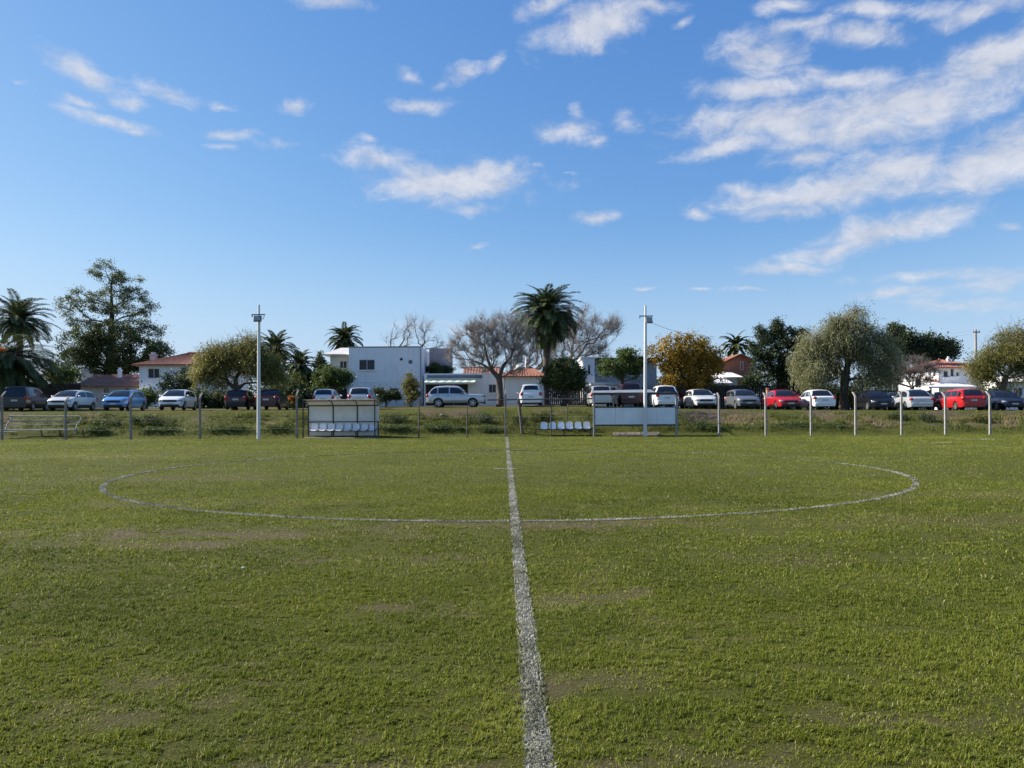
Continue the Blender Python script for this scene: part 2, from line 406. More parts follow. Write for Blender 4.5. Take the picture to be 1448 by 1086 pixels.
# ------------------------------------------------------------------ ground
def ground_mat():
    m, nt = nodes_of('turf_and_soil')
    out = N(nt, 'ShaderNodeOutputMaterial'); p = N(nt, 'ShaderNodeBsdfPrincipled', in_Roughness=.95)
    p.inputs['Specular IOR Level'].default_value = .15
    L(nt, p.outputs[0], out.inputs[0])
    tc = N(nt, 'ShaderNodeTexCoord')
    n1 = N(nt, 'ShaderNodeTexNoise', in_Scale=.9, in_Detail=8.0, in_Roughness=.65); L(nt, tc.outputs['Object'], n1.inputs['Vector'])
    n2 = N(nt, 'ShaderNodeTexNoise', in_Scale=55.0, in_Detail=8.0, in_Roughness=.75); L(nt, tc.outputs['Object'], n2.inputs['Vector'])
    a = N(nt, 'ShaderNodeAttribute', attribute_name='bare')
    gr = N(nt, 'ShaderNodeValToRGB')
    gr.color_ramp.elements[0].position = .3; gr.color_ramp.elements[1].position = .7
    gr.color_ramp.elements[0].color = (.030, .034, .006, 1); gr.color_ramp.elements[1].color = (.115, .120, .022, 1)
    so = N(nt, 'ShaderNodeValToRGB')
    so.color_ramp.elements[0].color = (.055, .038, .025, 1); so.color_ramp.elements[1].color = (.165, .118, .085, 1)
    L(nt, n2.outputs[0], gr.inputs[0]); L(nt, n2.outputs[0], so.inputs[0])
    s = N(nt, 'ShaderNodeMath', operation='MULTIPLY_ADD'); L(nt, n1.outputs[0], s.inputs[0]); s.inputs[1].default_value = 1.4; s.inputs[2].default_value = -.86
    s2 = N(nt, 'ShaderNodeMath', operation='ADD', use_clamp=True); L(nt, s.outputs[0], s2.inputs[0]); L(nt, a.outputs['Fac'], s2.inputs[1])
    mx = N(nt, 'ShaderNodeMix', data_type='RGBA'); L(nt, s2.outputs[0], mx.inputs[0]); L(nt, gr.outputs[0], mx.inputs[6]); L(nt, so.outputs[0], mx.inputs[7])
    L(nt, mx.outputs[2], p.inputs['Base Color'])
    b = N(nt, 'ShaderNodeBump', in_Strength=.9, in_Distance=.03); L(nt, n2.outputs[0], b.inputs['Height']); L(nt, b.outputs[0], p.inputs['Normal'])
    return m

# worn places on the pitch: x, y in the photo, half length m, half depth m, strength
WORN = [(285, 757, 1.9, .42, 1.0), (250, 768, 1.2, .3, .9), (360, 752, 2.4, .38, .65), (480, 758, 1.6, .3, .5), (640, 742, 1.6, .35, .5), (760, 742, 1.9, .45, .95), (840, 738, 1.5, .3, .55), (790, 850, .45, .55, .8), (850, 845, .55, .3, .85),
        (770, 970, .22, .25, .85), (880, 960, .4, .14, .6), (135, 1010, .2, .12, .9), (240, 965, .3, .12, .6), (1200, 740, 2.4, .6, .5), (1380, 735, 2.4, .7, .5), (320, 712, 2.0, .5, .5), (280, 676, 2.8, .9, .5), (110, 645, 6, 1.6, .35), (1420, 700, 3, .9, .5),
        (610, 790, .5, .3, .4), (930, 880, .5, .16, .5), (1000, 905, .5, .12, .5), (1240, 1020, .25, .1, .6), (1180, 790, 1.2, .3, .35), (640, 870, .25, .16, .5), (715, 640, 1.4, 2.0, .35)]
def bare_at(X, Y):
    b = np.zeros_like(X)
    j = (vnoise(X, Y, .33, 21) - .5) * 1.3 + (vnoise(X, Y, .09, 22) - .5) * .9
    for x, y, a, d, s in WORN:
        p = at(x, y, 1.0); Yc = H / (H - p.z); Xc = p.x * Yc
        q = np.sqrt(((X - Xc) / a) ** 2 + ((Y - Yc) / d) ** 2)
        b = np.maximum(b, s * np.clip(1.35 - q + j, 0, 1))
    g = sstep(.64, .9, vnoise(X, Y * 1.9, .8, 23) * .55 + vnoise(X, Y * 1.6, .17, 24) * .45)
    b = np.maximum(b, g * .75)
    return b

xs = np.unique(np.concatenate([np.linspace(-700, -60, 9), np.arange(-60, -12, .4), np.arange(-12, 12, .14), np.arange(12, 60.1, .4), np.linspace(60, 700, 9)]))
ys = np.unique(np.concatenate([np.linspace(-60, 2, 8), np.arange(2, 12, .14), np.arange(12, 44, .4), np.arange(44, 52, .16), np.arange(52, 80, .8), np.linspace(80, 1400, 14)]))
GX, GY = np.meshgrid(xs, ys)
GZ = gz(GX, GY)
nx, ny = len(xs), len(ys)
ii = (np.arange(ny - 1)[:, None] * nx + np.arange(nx - 1)[None]).ravel()
bankbare = sstep(.50, .76, vnoise(GX, GY, 2.6, 31) * .6 + vnoise(GX, GY, .7, 32) * .4 + .16 * sstep(2, 20, GX) - .06) * sstep(45.6, 46.6, GY) * (1 - sstep(49.6, 50.6, GY))
gbare = np.where(GY < 44, bare_at(GX, GY) * .9, bankbare * 1.0)
gbare = np.maximum(gbare, .5 * sstep(53, 57, GY))
g = npmesh('ground', np.stack([GX, GY, GZ], -1).reshape(-1, 3), np.stack([ii, ii + 1, ii + nx + 1, ii + nx], 1), ground_mat(), smooth=True, attrs={'bare': gbare.ravel()})
tag(g, kind='structure')

# ------------------------------------------------------------------ pitch markings (as seen from the halfway line)
VX = -11.0 / F                                  # the halfway line runs a hair left of the camera axis
def line_x(Y): return .136 + VX * Y
CC = Vector((line_x(18.9), 18.9)); RAD = 9.15

grassmat = leafmat('grass_blade', (.070, .091, .009), (.210, .238, .027), (.43, .40, .18), trans=.42, rough=.6, spec=.15)
paintmat = leafmat('lime_marked_grass', (.10, .11, .045), (.34, .33, .27), (.60, .575, .50), trans=.2, rough=.9, spec=.05)

def blade_mesh(P, Ln, Wd, head, lean, two):
    n = len(P)
    s = rng.uniform(0, 2 * np.pi, n)
    side = np.stack([np.cos(s), np.sin(s), np.zeros(n)], 1) * (Wd / 2)[:, None]
    hd = np.stack([np.cos(head), np.sin(head), np.zeros(n)], 1)
    tipd = hd * np.sin(lean)[:, None] + np.array([0, 0, 1.]) * np.cos(lean)[:, None]
    tip = P + tipd * Ln[:, None]
    if two:
        midd = hd * np.sin(lean * .45)[:, None] + np.array([0, 0, 1.]) * np.cos(lean * .45)[:, None]
        mid = P + midd * (Ln * .58)[:, None]
        V = np.stack([P - side, P + side, mid + side * .8, tip, mid - side * .8], 1).reshape(-1, 3)
        i = np.arange(n)[:, None] * 5
        Fc = np.concatenate([i + np.array([[0, 1, 2]]), i + np.array([[0, 2, 4]]), i + np.array([[4, 2, 3]])], 0)
        return V, Fc, 5
    V = np.stack([P - side, P + side, tip], 1).reshape(-1, 3)
    return V, np.arange(n * 3).reshape(-1, 3), 3

def on_line(X, Y):
    d1 = np.abs(X - line_x(Y)) - .046 - .02 * (vnoise(X, Y, .05, 59) - .5)
    d2 = np.abs(np.hypot(X - CC.x, Y - CC.y) - RAD) - .055
    return np.minimum(d1, d2)

def scatter(n, y0, y1, margin=2.2):
    # density even over the ground
    Y = rng.uniform(y0, y1, int(n * 1.9)); w = .72 * Y + margin
    keep = rng.uniform(0, 1, len(Y)) < w / w.max(); Y = Y[keep][:n]
    X = rng.uniform(-1, 1, len(Y)) * (.72 * Y + margin)
    return X, Y

def turf():
    parts = []; tints = []
    for n, y0, y1, l0, l1, w, two, cs in ((620000, 2.3, 6.0, .016, .038, .0040, True, .05), (460000, 6.0, 14.0, .019, .040, .0080, True, .075), (260000, 14.0, 26.0, .022, .045, .018, False, .14), (260000, 26.0, 44.6, .022, .042, .034, False, .25)):
        X, Y = scatter(int(n * (y1 * 1.2 - y0 * .8) / (y1 - y0)), max(2.3, y0 * .82), min(44.6, y1 * 1.22))
        fade = lambda q: (sstep(y0 * .82, y0 * 1.22, q) if y0 > 3 else 1.0) * (1 - sstep(y1 * .82, y1 * 1.22, q) if y1 < 44 else 1.0)
        # draw the blades together into small tussocks
        ang = vnoise(X, Y, cs * 1.2, 41) * 12.566; amt = cs * .45
        X = X + np.cos(ang) * amt; Y = Y + np.sin(ang) * amt
        b = bare_at(X, Y)
        hgt = vnoise(X + Y * .5, Y * 1.6, cs * 2.2, 42) * .6 + vnoise(X, Y * 1.3, cs * 7, 43) * .4
        thin = sstep(.24, .46, hgt)
        keep = (rng.uniform(0, 1, len(X)) < (1 - b * .78) * (.55 + .45 * thin)) & (on_line(X, Y) > .0) & (rng.uniform(0, 1, len(X)) < fade(Y))
        X, Y, b, hgt = X[keep], Y[keep], b[keep], hgt[keep]
        k = len(X)
        P = np.stack([X, Y, gz(X, Y) - .003], 1)
        Ln = rng.uniform(l0, l1, k) * (.18 + 1.5 * hgt) * (1 - .35 * b)
        head = rng.normal(.45, 1.1, k) + (vnoise(X, Y, .6, 44) - .5) * 3
        lean = np.abs(rng.normal(.92, .42, k)).clip(0, 1.45)
        V, Fc, per = blade_mesh(P, Ln, w * rng.uniform(.6, 1.3, k), head, lean, two)
        big = vnoise(X, Y, 3.2, 45) * .5 + vnoise(X, Y, .7, 46) * .5
        t = .04 + .5 * big + rng.normal(0, .13, k) + .16 * b
        dry = rng.uniform(0, 1, k) < .045 + .2 * b
        t = np.where(dry, rng.uniform(.8, 1.0, k), t).clip(0, 1)
        t = t + .13 * sstep(8, 28, Y)
        parts.append((V, Fc)); tints.append(np.repeat(t, per))
    V, Fc = merge(parts)
    o = npmesh('grass', V, Fc, grassmat, attrs={'tint': np.concatenate(tints)})
    tag(o, 'short uneven green turf covering the football pitch', 'grass', kind='stuff')
turf()

def marking(name, quad_pts, blades, wear=1.0, fade=False):
    """a thin limed strip on the soil with the limed blades that stand in it"""
    A, B = quad_pts
    n = len(A)
    Vq = np.concatenate([A, B]); i = np.arange(n - 1)
    sheet = np.stack([i, i + 1, i + 1 + n, i + n], 1)
    V, Fc, per = blades['mesh']
    # one mesh: the strip as triangles, then the blades
    tri = np.concatenate([sheet[:, [0, 1, 2]], sheet[:, [0, 2, 3]]])
    tint = np.concatenate([(.18 + .26 * vnoise(Vq[:, 0], Vq[:, 1], .4, 57) + .16 * vnoise(Vq[:, 0], Vq[:, 1], 1.6, 58)) * wear * (1 - (.55 * sstep(20, 27, Vq[:, 1]) if fade else 0)), np.repeat(blades['tint'], per)])
    o = npmesh(name, np.concatenate([Vq, V]), np.concatenate([tri, Fc + len(Vq)]), paintmat, attrs={'tint': tint})
    tag(o, kind='structure')

def paint_blades(X, Y, k, base=.52):
    n = len(X); d = np.clip(Y, 2, 44)
    w = np.interp(d, [3, 8, 16, 30, 44], [.006, .010, .017, .028, .036])
    Ln = np.interp(d, [3, 44], [.024, .026]) * rng.uniform(.6, 1.3, n)
    V, Fc, per = blade_mesh(np.stack([X, Y, np.zeros(n) + .002], 1), Ln, w * rng.uniform(.7, 1.3, n), rng.uniform(0, 6.28, n), np.abs(rng.normal(.7, .4, n)).clip(0, 1.4), True)
    patch = vnoise(X, Y, .16, 51) * .55 + vnoise(X, Y, .9, 52) * .45
    t = (rng.normal(base, .22, n) - .30 * sstep(20, 27, Y) * (base < .5) + (patch - .5) * 1.1 * k).clip(0, 1)
    return dict(mesh=(V, Fc, per), tint=t)

Yl = np.linspace(1.5, 43.4, 400)
j1 = (vnoise(Yl, Yl * 0, .35, 53) - .5) * .03; j2 = (vnoise(Yl, Yl * 0, .35, 54) - .5) * .03
wl = .043 + .014 * sstep(20, 44, Yl)
n = 30000; Yb = 2.2 + 41.2 * rng.uniform(0, 1, n) ** 1.7
Xb = line_x(Yb) + rng.normal(0, 1, n).clip(-1.7, 1.7) * .034
marking('halfway_line', (np.stack([line_x(Yl) - wl + j1, Yl, Yl * 0 + .004], 1), np.stack([line_x(Yl) + wl + j2, Yl, Yl * 0 + .004], 1)), paint_blades(Xb, Yb, .9, .56))
aa = np.linspace(0, 2 * np.pi, 500)
j1 = (vnoise(aa * 9, aa * 0, .35, 55) - .5) * .04
ring = lambda r: np.stack([CC.x + np.cos(aa) * r, CC.y + np.sin(aa) * r, aa * 0 + .0075], 1)
ab = rng.uniform(0, 2 * np.pi, 26000); rb_ = RAD + rng.uniform(-1, 1, len(ab)) * .05
marking('centre_circle', (ring(RAD - .045 + j1), ring(RAD + .045 + j1)), paint_blades(CC.x + np.cos(ab) * rb_, CC.y + np.sin(ab) * rb_, .9, .49), 1.0, True)
Xs = np.linspace(-.42, .2, 12) + CC.x; n = 500
marking('centre_mark', (np.stack([Xs, Xs * 0 + CC.y - .05, Xs * 0 + .011], 1), np.stack([Xs, Xs * 0 + CC.y + .05, Xs * 0 + .011], 1)), paint_blades(CC.x + rng.uniform(-.42, .2, n), CC.y + rng.uniform(-.06, .06, n), 1))
for (x0, x1, y) in ((1352, 1406, 621.5), (1318, 1345, 626)):
    p = at((x0 + x1) / 2, y, 1); Yt = H / (H - p.z); Xs = np.linspace(wx(x0, Yt, y), wx(x1, Yt, y), 14); n = 500
    marking('touchline', (np.stack([Xs, Xs * 0 + Yt - .09, Xs * 0 + .004], 1), np.stack([Xs, Xs * 0 + Yt + .09, Xs * 0 + .004], 1)), paint_blades(rng.uniform(Xs[0], Xs[-1], n), Yt + rng.uniform(-.1, .1, n), 1))

# ------------------------------------------------------------------ rough growth on the bank and terrace
weedmat = leafmat('rough_grass_and_weeds', (.046, .064, .009), (.135, .155, .024), (.32, .25, .14), trans=.38, rough=.6)
def weeds():
    n = 210000
    Y = 44.2 + 8.6 * rng.uniform(0, 1, n) ** .9; X = rng.uniform(-40, 42, n)
    ang = vnoise(X, Y, .35, 61) * 12.566; X = X + np.cos(ang) * .14; Y = (Y + np.sin(ang) * .14).clip(44.15, 53)
    br = sstep(.50, .76, vnoise(X, Y, 2.6, 31) * .6 + vnoise(X, Y, .7, 32) * .4 + .16 * sstep(2, 20, X) - .06) * sstep(45.6, 46.6, Y) * (1 - sstep(49.6, 50.6, Y))
    lump = vnoise(X, Y, .6, 62) * .5 + vnoise(X, Y, 1.9, 63) * .5
    keep = rng.uniform(0, 1, n) < (1 - .5 * br) * (.45 + .55 * sstep(.3, .6, lump))
    X, Y, br, lump = X[keep], Y[keep], br[keep], lump[keep]; k = len(X)
    onbank = sstep(45.0, 46.2, Y) * (1 - sstep(48.2, 49.3, Y))
    ledge = sstep(44.7, 45.2, Y) * (1 - sstep(45.6, 46.1, Y))
    Ln = rng.uniform(.05, .10, k) * (1 - .45 * sstep(48.8, 50, Y)) * (1 + 3.2 * onbank * sstep(.40, .72, lump) + 1.3 * ledge * (lump > .45))
    P = np.stack([X, Y, gz(X, Y) - .01], 1)
    V, Fc, per = blade_mesh(P, Ln, .028 * rng.uniform(.6, 1.4, k) * (1 + .4 * onbank), rng.uniform(0, 6.28, k), np.abs(rng.normal(.5, .4, k)).clip(0, 1.4), False)
    t = .18 + .35 * vnoise(X, Y, 1.3, 64) + rng.normal(0, .12, k) + onbank * (.55 * br - .06) + .10 * (1 - onbank)
    dry = rng.uniform(0, 1, k) < .10 * onbank + .02
    t = np.where(dry, rng.uniform(.75, 1, k), t).clip(0, 1)
    tag(npmesh('weeds', V, Fc, weedmat, attrs={'tint': np.repeat(t, per)}), 'rough grass, weeds and dry stems growing over the earth bank', 'weeds', kind='stuff')
weeds()

# ------------------------------------------------------------------ fence posts
FY = 43.6
def concrete_post(x, ytop, label, m, Y=FY, dark=False):
    p = at(x, 618, Y); z0 = gzf(p.x, Y); top = wz(ytop, Y, x)
    loc = Vector((p.x, Y, z0))
    mb = MB()
    zk = top - .36
    r0, r1 = .056, .050
    prof = [(0, -.15, r0), (0, .4, r0), (0, zk - z0, r1 + .003), (.05, zk - z0 + .10, r1), (.36, top - z0, .045)]
    pts = [loc + Vector((0, dy, z)) for dy, z, r in prof]
    for p_, (_, _, r) in zip(pts, prof): mb.v += [tuple(p_ + Vector((sx * r, sy * r, 0))) for sx, sy in ((-1, -1), (1, -1), (1, 1), (-1, 1))]
    nn = len(pts); mb.f = [(i * 4 + k, i * 4 + (k + 1) % 4, i * 4 + 4 + (k + 1) % 4, i * 4 + 4 + k) for i in range(nn - 1) for k in range(4)] + [(nn * 4 - 4, nn * 4 - 3, nn * 4 - 2, nn * 4 - 1), (3, 2, 1, 0)]; mb.m = [0] * len(mb.f)
    o = mb.build('fence_post', m, origin=loc, bevel=.012)
    return tag(o, label, 'fence post', 'concrete posts along the touchline')
for x, yt, lb, mm in (
    (3, 553, 'shade-darkened concrete post at the left edge beside the dark minivan', 'concrete_dark'),
    (93, 560, 'shade-darkened concrete post in front of the silver hatchback and pipe bench', 'concrete_dark'),
    (185, 554, 'shade-darkened concrete post in front of the blue hatchback', 'concrete_dark'),
    (283, 555, 'shade-darkened concrete post with bent tip just right of the white hatchback on the bank', 'concrete_dark'),
    (420, 551, 'dark post with bent tip just left of the seated dugout', 'concrete_dark'),
    (715, 550, 'weathered post standing at the far end of the halfway line', 'concrete_dark'),
    (1017, 555, 'pale bent-top post in front of the small silver hatchback', 'concrete'),
    (1083, 555, 'pale bent-top post between the grey hatchback and the red sedan', 'concrete'),
    (1147, 555, 'pale bent-top post in front of the white sedan', 'concrete'),
    (1210, 554, 'pale bent-top post under the willow, left of the black car', 'concrete'),
    (1275, 553.5, 'pale bent-top post before the silver rounded sedan', 'concrete'),
    (1337, 554, 'pale bent-top post at the left end of the red wagon', 'concrete'),
    (1400, 553, 'rightmost pale bent-top post, before the dark blue sedan', 'concrete')):
    concrete_post(x, yt, lb, M[mm])

def plain_post(x, yb, yt, Y, r, m, label, lean=0, cat='post', name='timber_post'):
    p = at(x, yb, Y); z0 = gzf(p.x, Y); q = at(x + lean, yt, Y)
    mb = MB(); loc = Vector((p.x, Y, z0))
    k = .5 * (loc + q) + Vector((.02, 0, 0))
    mb.tube([loc - Vector((0, 0, .15)), k, q], [r, r * .95, r * .85], 8)
    return tag(mb.build(name, m, origin=loc, smooth=40), label, cat)
plain_post(592, 619, 563, FY, .05, M['wood_post'], 'thin weathered post left of the parked silver SUV')
plain_post(660, 618, 573, FY, .045, M['wood_post'], 'short thin post below the front wheel of the silver SUV')

# two slack fence wires between the posts
def wire(name, pts, r, label, cat):
    mb = MB(); mb.tube(pts, r, 4, 0)
    return tag(mb.build(name, M['galv'], origin=pts[0]), label, cat)
for k, (z, lb) in enumerate(((.62, 'lower slack wire of the touchline fence'), (1.25, 'upper slack wire of the touchline fence'))):
    xp = [wx(x, FY, 600) for x in (3, 93, 185, 283, 420, 592, 660, 715, 1017, 1083, 1147, 1210, 1275, 1337, 1400)]
    pts = []
    for a, b in zip(xp[:-1], xp[1:]):
        for t in (0, .5): pts.append(Vector((a + (b - a) * t, FY - .085, z - (.06 if t else 0))))
    pts.append(Vector((xp[-1], FY - .085, z)))
    wire('fence_wire', pts, .0045, lb, 'wire')

# ------------------------------------------------------------------ floodlight poles
def light_pole(x, yb, ytop, ylamp, label, lamp_dx, turn):
    Y = 43.25; p = at(x, yb, Y); z0 = gzf(p.x, Y); top = wz(ytop, Y, x); zl = wz(ylamp, Y, x); loc = Vector((p.x, Y, z0))
    lean = (1.5 * Y / F)
    t = thing('light_pole', loc, label, 'light pole', 'white floodlight poles')
    P = lambda z: loc + Vector((lean * (z - z0) / (top - z0), 0, z - z0))
    mb = MB(); mb.tube([P(z0 - .2), P(z0 + 2.4), P(z0 + 4.4), P(zl)], [.112, .105, .094, .083], 16)
    for zz in (2.4, 4.4): mb.tube([P(z0 + zz - .03), P(z0 + zz + .03)], [.111, .111], 16)
    mb.build('pole', M['white_steel'], t, smooth=40)
    mb = MB(); mb.tube([P(zl), P(top)], [.062, .058], 12); mb.build('mast_top', M['white_steel'], t, smooth=40)
    mb = MB(); c = P(zl + .32)
    mb.box(c.x - .38, c.x + .40, c.y - .16, c.y - .10, c.z - .03, c.z + .03)
    mb.box(c.x - .38, c.x - .33, c.y - .16, c.y - .10, c.z - .14, c.z - .03)
    mb.tube([c + Vector((.34, -.13, 0)), c + Vector((.36, -.16, -.14)), c + Vector((.26, -.2, -.3))], .018, 6)
    mb.build('bracket', M['lamp_body'], t)
    c = P(zl) + Vector((lamp_dx, -.28, .06)); q_ = .84
    rot = (Matrix.Rotation(turn, 3, 'Z') @ Matrix.Rotation(R(-14), 3, 'X')) * q_
    mb = MB(); mb.obox(c, rot @ Vector((.25, 0, 0)), rot @ Vector((0, .09, 0)), rot @ Vector((0, 0, .2)))
    for s in (-1, 1): mb.obox(c + rot @ Vector((.265 * s, 0, 0)), rot @ Vector((.012, 0, 0)), rot @ Vector((0, .03, 0)), rot @ Vector((0, 0, .22)))
    mb.obox(c + rot @ Vector((0, .13, 0)), rot @ Vector((.14, 0, 0)), rot @ Vector((0, .05, 0)), rot @ Vector((0, 0, .1)))
    fl = mb.build('floodlight', M['lamp_body'], t, bevel=.01)
    mb = MB(); mb.obox(c + rot @ Vector((0, -.093, 0)), rot @ Vector((.21, 0, 0)), rot @ Vector((0, .004, 0)), rot @ Vector((0, 0, .155))); mb.build('lens', M['lamp_glass'], fl)
    return P(zl + .1)
light_pole(365.8, 621, 431, 453, 'white floodlight pole left of the seated dugout, lamp facing the pitch', .02, 0)
rp = light_pole(912.3, 617, 432, 455, 'white floodlight pole in front of the board-backed dugout, lamp turned aside', .15, R(28))
cp = at(1010, 476, 58.5)
pts = [rp.lerp(cp, t) - Vector((0, 0, 1.2 * t * (1 - t))) for t in np.linspace(0, 1, 9)]
wire('overhead_cable', pts, .012, 'thin dark cable running from the right floodlight pole into the yellow tree', 'cable')

# ------------------------------------------------------------------ seats and shelters
def seat_mesh():
    """one moulded bucket seat facing -Y, its front edge at y=0, pan at z=0"""
    prof = [(-.02, -.035), (0, .0), (.10, .012), (.24, -.004), (.33, .02), (.375, .09), (.40, .2), (.42, .31), (.425, .375), (.43, .405)]
    wid = [.20, .215, .215, .21, .205, .205, .205, .19, .15, .08]
    rows = []
    for (y, z), w in zip(prof, wid):
        row = []
        for u in np.linspace(-1, 1, 9):
            dish = .035 * (abs(u) ** 2.2)
            back = z > .06
            row.append(Vector((u * w, y - (dish if back else 0), z + (0 if back else dish))))
        rows.append(row)
    return rows
def seat(mb, x, y, z, s=1.0):
    rows = [[Vector((x, y, z)) + p * s for p in r] for r in seat_mesh()]
    mb.grid(rows)
    mb.grid([[p + Vector((0, .012, -.014)) for p in r][::-1] for r in rows])

# left dugout
x0, x1, yf, yb = wx(428.6, 43.5, 600), wx(530, 43.5, 600), 43.5, 44.65
gz0 = .02
dug = thing('dugout', ((x0 + x1) / 2, yf, 0), 'covered white dugout with dark frame and row of eight white seats', 'dugout')
zf, zb = wz(566.8, yf, 480), wz(573.5, yb, 480)
mb = MB(); r = .032
xm = [x0, x0 + (x1 - x0) * .355, x0 + (x1 - x0) * .70, x1]
for i, x in enumerate(xm):
    mb.box(x - r, x + r, yb - r, yb + r, -.05, zb)
    if i in (0, 3): mb.box(x - r, x + r, yf - r, yf + r, -.05, zf)
    # roof rafters, bowed
    pts = [Vector((x, yb + (yf - yb) * t, zb + (zf - zb) * t + .13 * math.sin(math.pi * t * .9))) for t in np.linspace(0, 1, 7)]
    mb.tube(pts, .03, 6)
mb.tube([(x0 - .05, yf, zf), (x1 + .05, yf, zf)], .034, 8); mb.tube([(x0, yb, zb), (x1, yb, zb)], .036, 8)
for z in (wz(596.5, yb, 480), .52): mb.tube([(x0, yb - .05, z), (x1, yb - .05, z)], .032, 6)
for x in (x0, x1):
    mb.tube([(x, yf, .98), (x, yb, .98)], .026, 6)
mb.build('frame', M['dark_steel'], dug)
mb = MB()
mb.grid([[Vector((x, yb + (yf - yb) * t, zb + (zf - zb) * t + .13 * math.sin(math.pi * t * .9) + .036)) for t in np.linspace(0, 1, 9)] for x in (x0 - .04, (x0 + x1) / 2, x1 + .04)])
mb.grid([[Vector((x, yb + (yf - yb) * t, zb + (zf - zb) * t + .13 * math.sin(math.pi * t * .9) + .042)) for t in np.linspace(1, 0, 9)] for x in (x0 - .04, (x0 + x1) / 2, x1 + .04)])
mb.build('roof_sheet', M['polycarb'], dug, smooth=40)
for i in range(3):
    a, b = xm[i] + .035, xm[i + 1] - .035
    mb = MB(); mb.box(a, b, yb + .012, yb + .03, wz(596.5, yb, 480) + .035, zb - .04); mb.build('back_panel', M['panel_white'], dug, bevel=.004)
    mb = MB(); mb.box(a, b, yb + .012, yb + .03, .56, wz(596.5, yb, 480) - .035); mb.build('back_panel', M['panel_white'], dug, bevel=.004)
    mb = MB(); mb.box(a, b, yb + .012, yb + .03, .03, .485); mb.build('kick_panel', M['panel_white'], dug, bevel=.004)
mb = MB(); mb.box(x1 + .036, x1 + .05, yb - .55, yb - .04, 1.0, zb - .05); mb.build('side_panel', M['panel_white'], dug)
mb = MB(); mb.box(x0 + .06, x1 - .1, yb - .50, yb - .44, .40, .45); mb.box(x0 + .06, x1 - .1, yb - .24, yb - .18, .40, .45)
for x in (xm[1], xm[2]): mb.box(x - .03, x + .03, yb - .47, yb - .41, 0, .40)
mb.build('seat_rail', M['dark_steel'], dug)
for i in range(8):
    mb = MB(); seat(mb, x0 + .42 + i * (x1 - x0 - .72) / 7, yb - .52, .475, 1.0); mb.build('seat', M['seat_white'], dug, smooth=60)
mb = MB(); mb.box(x0 - .05, x1 + .02, yf - .12, yb + .05, -.05, .03); mb.build('floor_slab', M['concrete_dark'], dug, bevel=.01)

# row of six seats without a roof
xa, xb, ys = wx(757, 44.3, 606), wx(838, 44.3, 606), 44.3
row = thing('seat_row', ((xa + xb) / 2, ys, gzf((xa + xb) / 2, ys)), 'open row of six white bucket seats on a low dark rail', 'seat row')
mb = MB(); zs = wz(606, ys, 798)
mb.box(xa, xb, ys + .02, ys + .07, zs - .07, zs - .02); mb.box(xa, xb, ys + .30, ys + .35, zs - .07, zs - .02)
for x in (xa + .03, xb - .12, (xa + xb) / 2):
    for dy in (.045, .325): mb.box(x - .025, x + .025, ys + dy - .02, ys + dy + .02, gzf(x, ys) - .1, zs - .02)
mb.build('rail', M['dark_steel'], row)
for i in range(6):
    mb = MB(); seat(mb, wx(769.5 + i * 12.15, ys, 600), ys, zs + .01); mb.build('seat', M['seat_white'], row, smooth=60)

# bare pipe frame of the unfinished shelter
fr = thing('shelter_frame', (wx(785, 44.9), 44.9, gzf(wx(785, 44.9), 44.9)), 'bare dark pipe frame without roof behind the six open seats', 'shelter frame')
mb = MB()
zt = wz(564.5, 44.9, 785)
mb.tube([(wx(690, 44.9), 44.9, zt - .02), (wx(785, 44.9), 44.9, zt + .01), (wx(838, 44.9), 44.9, zt + .02)], .045, 8)
mb.build('top_pipe', M['dark_steel'], fr)
def post(mb, x, yb, yt, Y, lean, r):
    p = at(x, yb, Y); q = at(x + lean, yt, Y); mb.tube([Vector((p.x, Y, gzf(p.x, Y) - .1)), q], [r, r], 8)
mb = MB(); post(mb, 779, 618, 573.5, 43.9, 0, .04); mb.build('support', M['dark_steel'], fr)
mb = MB(); post(mb, 801, 592, 571, 45.5, 2, .035); mb.build('support', M['dark_steel'], fr)
mb = MB(); post(mb, 738.5, 608, 564, 44.9, -5, .10); mb.build('timber_leg', M['wood_post'], fr)
mb = MB(); mb.tube([(wx(757, 43.9), 43.9, wz(573.5, 43.9, 779)), (wx(783, 43.9), 43.9, wz(573.5, 43.9, 779))], .022, 6); mb.build('crossbar', M['dark_steel'], fr)

# right dugout: posts, low board and a thin sloping roof
xa, xb, yf = wx(840, 43.5, 600), wx(956.5, 43.5, 600), 43.5
d2 = thing('dugout', ((xa + xb) / 2, yf, 0), 'open dugout with long bluish-white board and thin dark-edged roof on posts', 'dugout')
ztop = wz(559.5, yf, 900)
for x, y, za, zb2 in ((xa, yf, -.1, ztop + .04), (xb, yf, -.1, ztop + .04), (xb + .55, 45.75, gzf(xb + .55, 45.7) - .1, wz(563, 45.75, 960))):
    mb = MB(); mb.box(x - .05, x + .05, y - .05, y + .05, za, zb2); mb.build('post', M['galv'], d2, bevel=.008)
mb = MB(); mb.box(xa - .05, xb + .05, yf - .052, yf + .052, ztop + .045, ztop + .19); mb.tube([(xb, yf + .06, ztop), (xb + .55, 45.7, wz(564, 45.75, 960))], .035, 6); mb.build('front_beam', M['dark_steel'], d2)
mb = MB(); w_ = wx(921, 44.9, 555)
mb.add([(xa - .05, yf + .06, ztop + .16), (w_, yf + .06, ztop + .20), (w_, 45.2, ztop + .42), (xa + .1, 45.2, ztop + .36), (xa - .05, yf + .06, ztop + .12), (w_, yf + .06, ztop + .16), (w_, 45.2, ztop + .38), (xa + .1, 45.2, ztop + .32)],
       [(0, 1, 2, 3), (7, 6, 5, 4), (0, 4, 5, 1), (1, 5, 6, 2), (2, 6, 7, 3), (3, 7, 4, 0)])
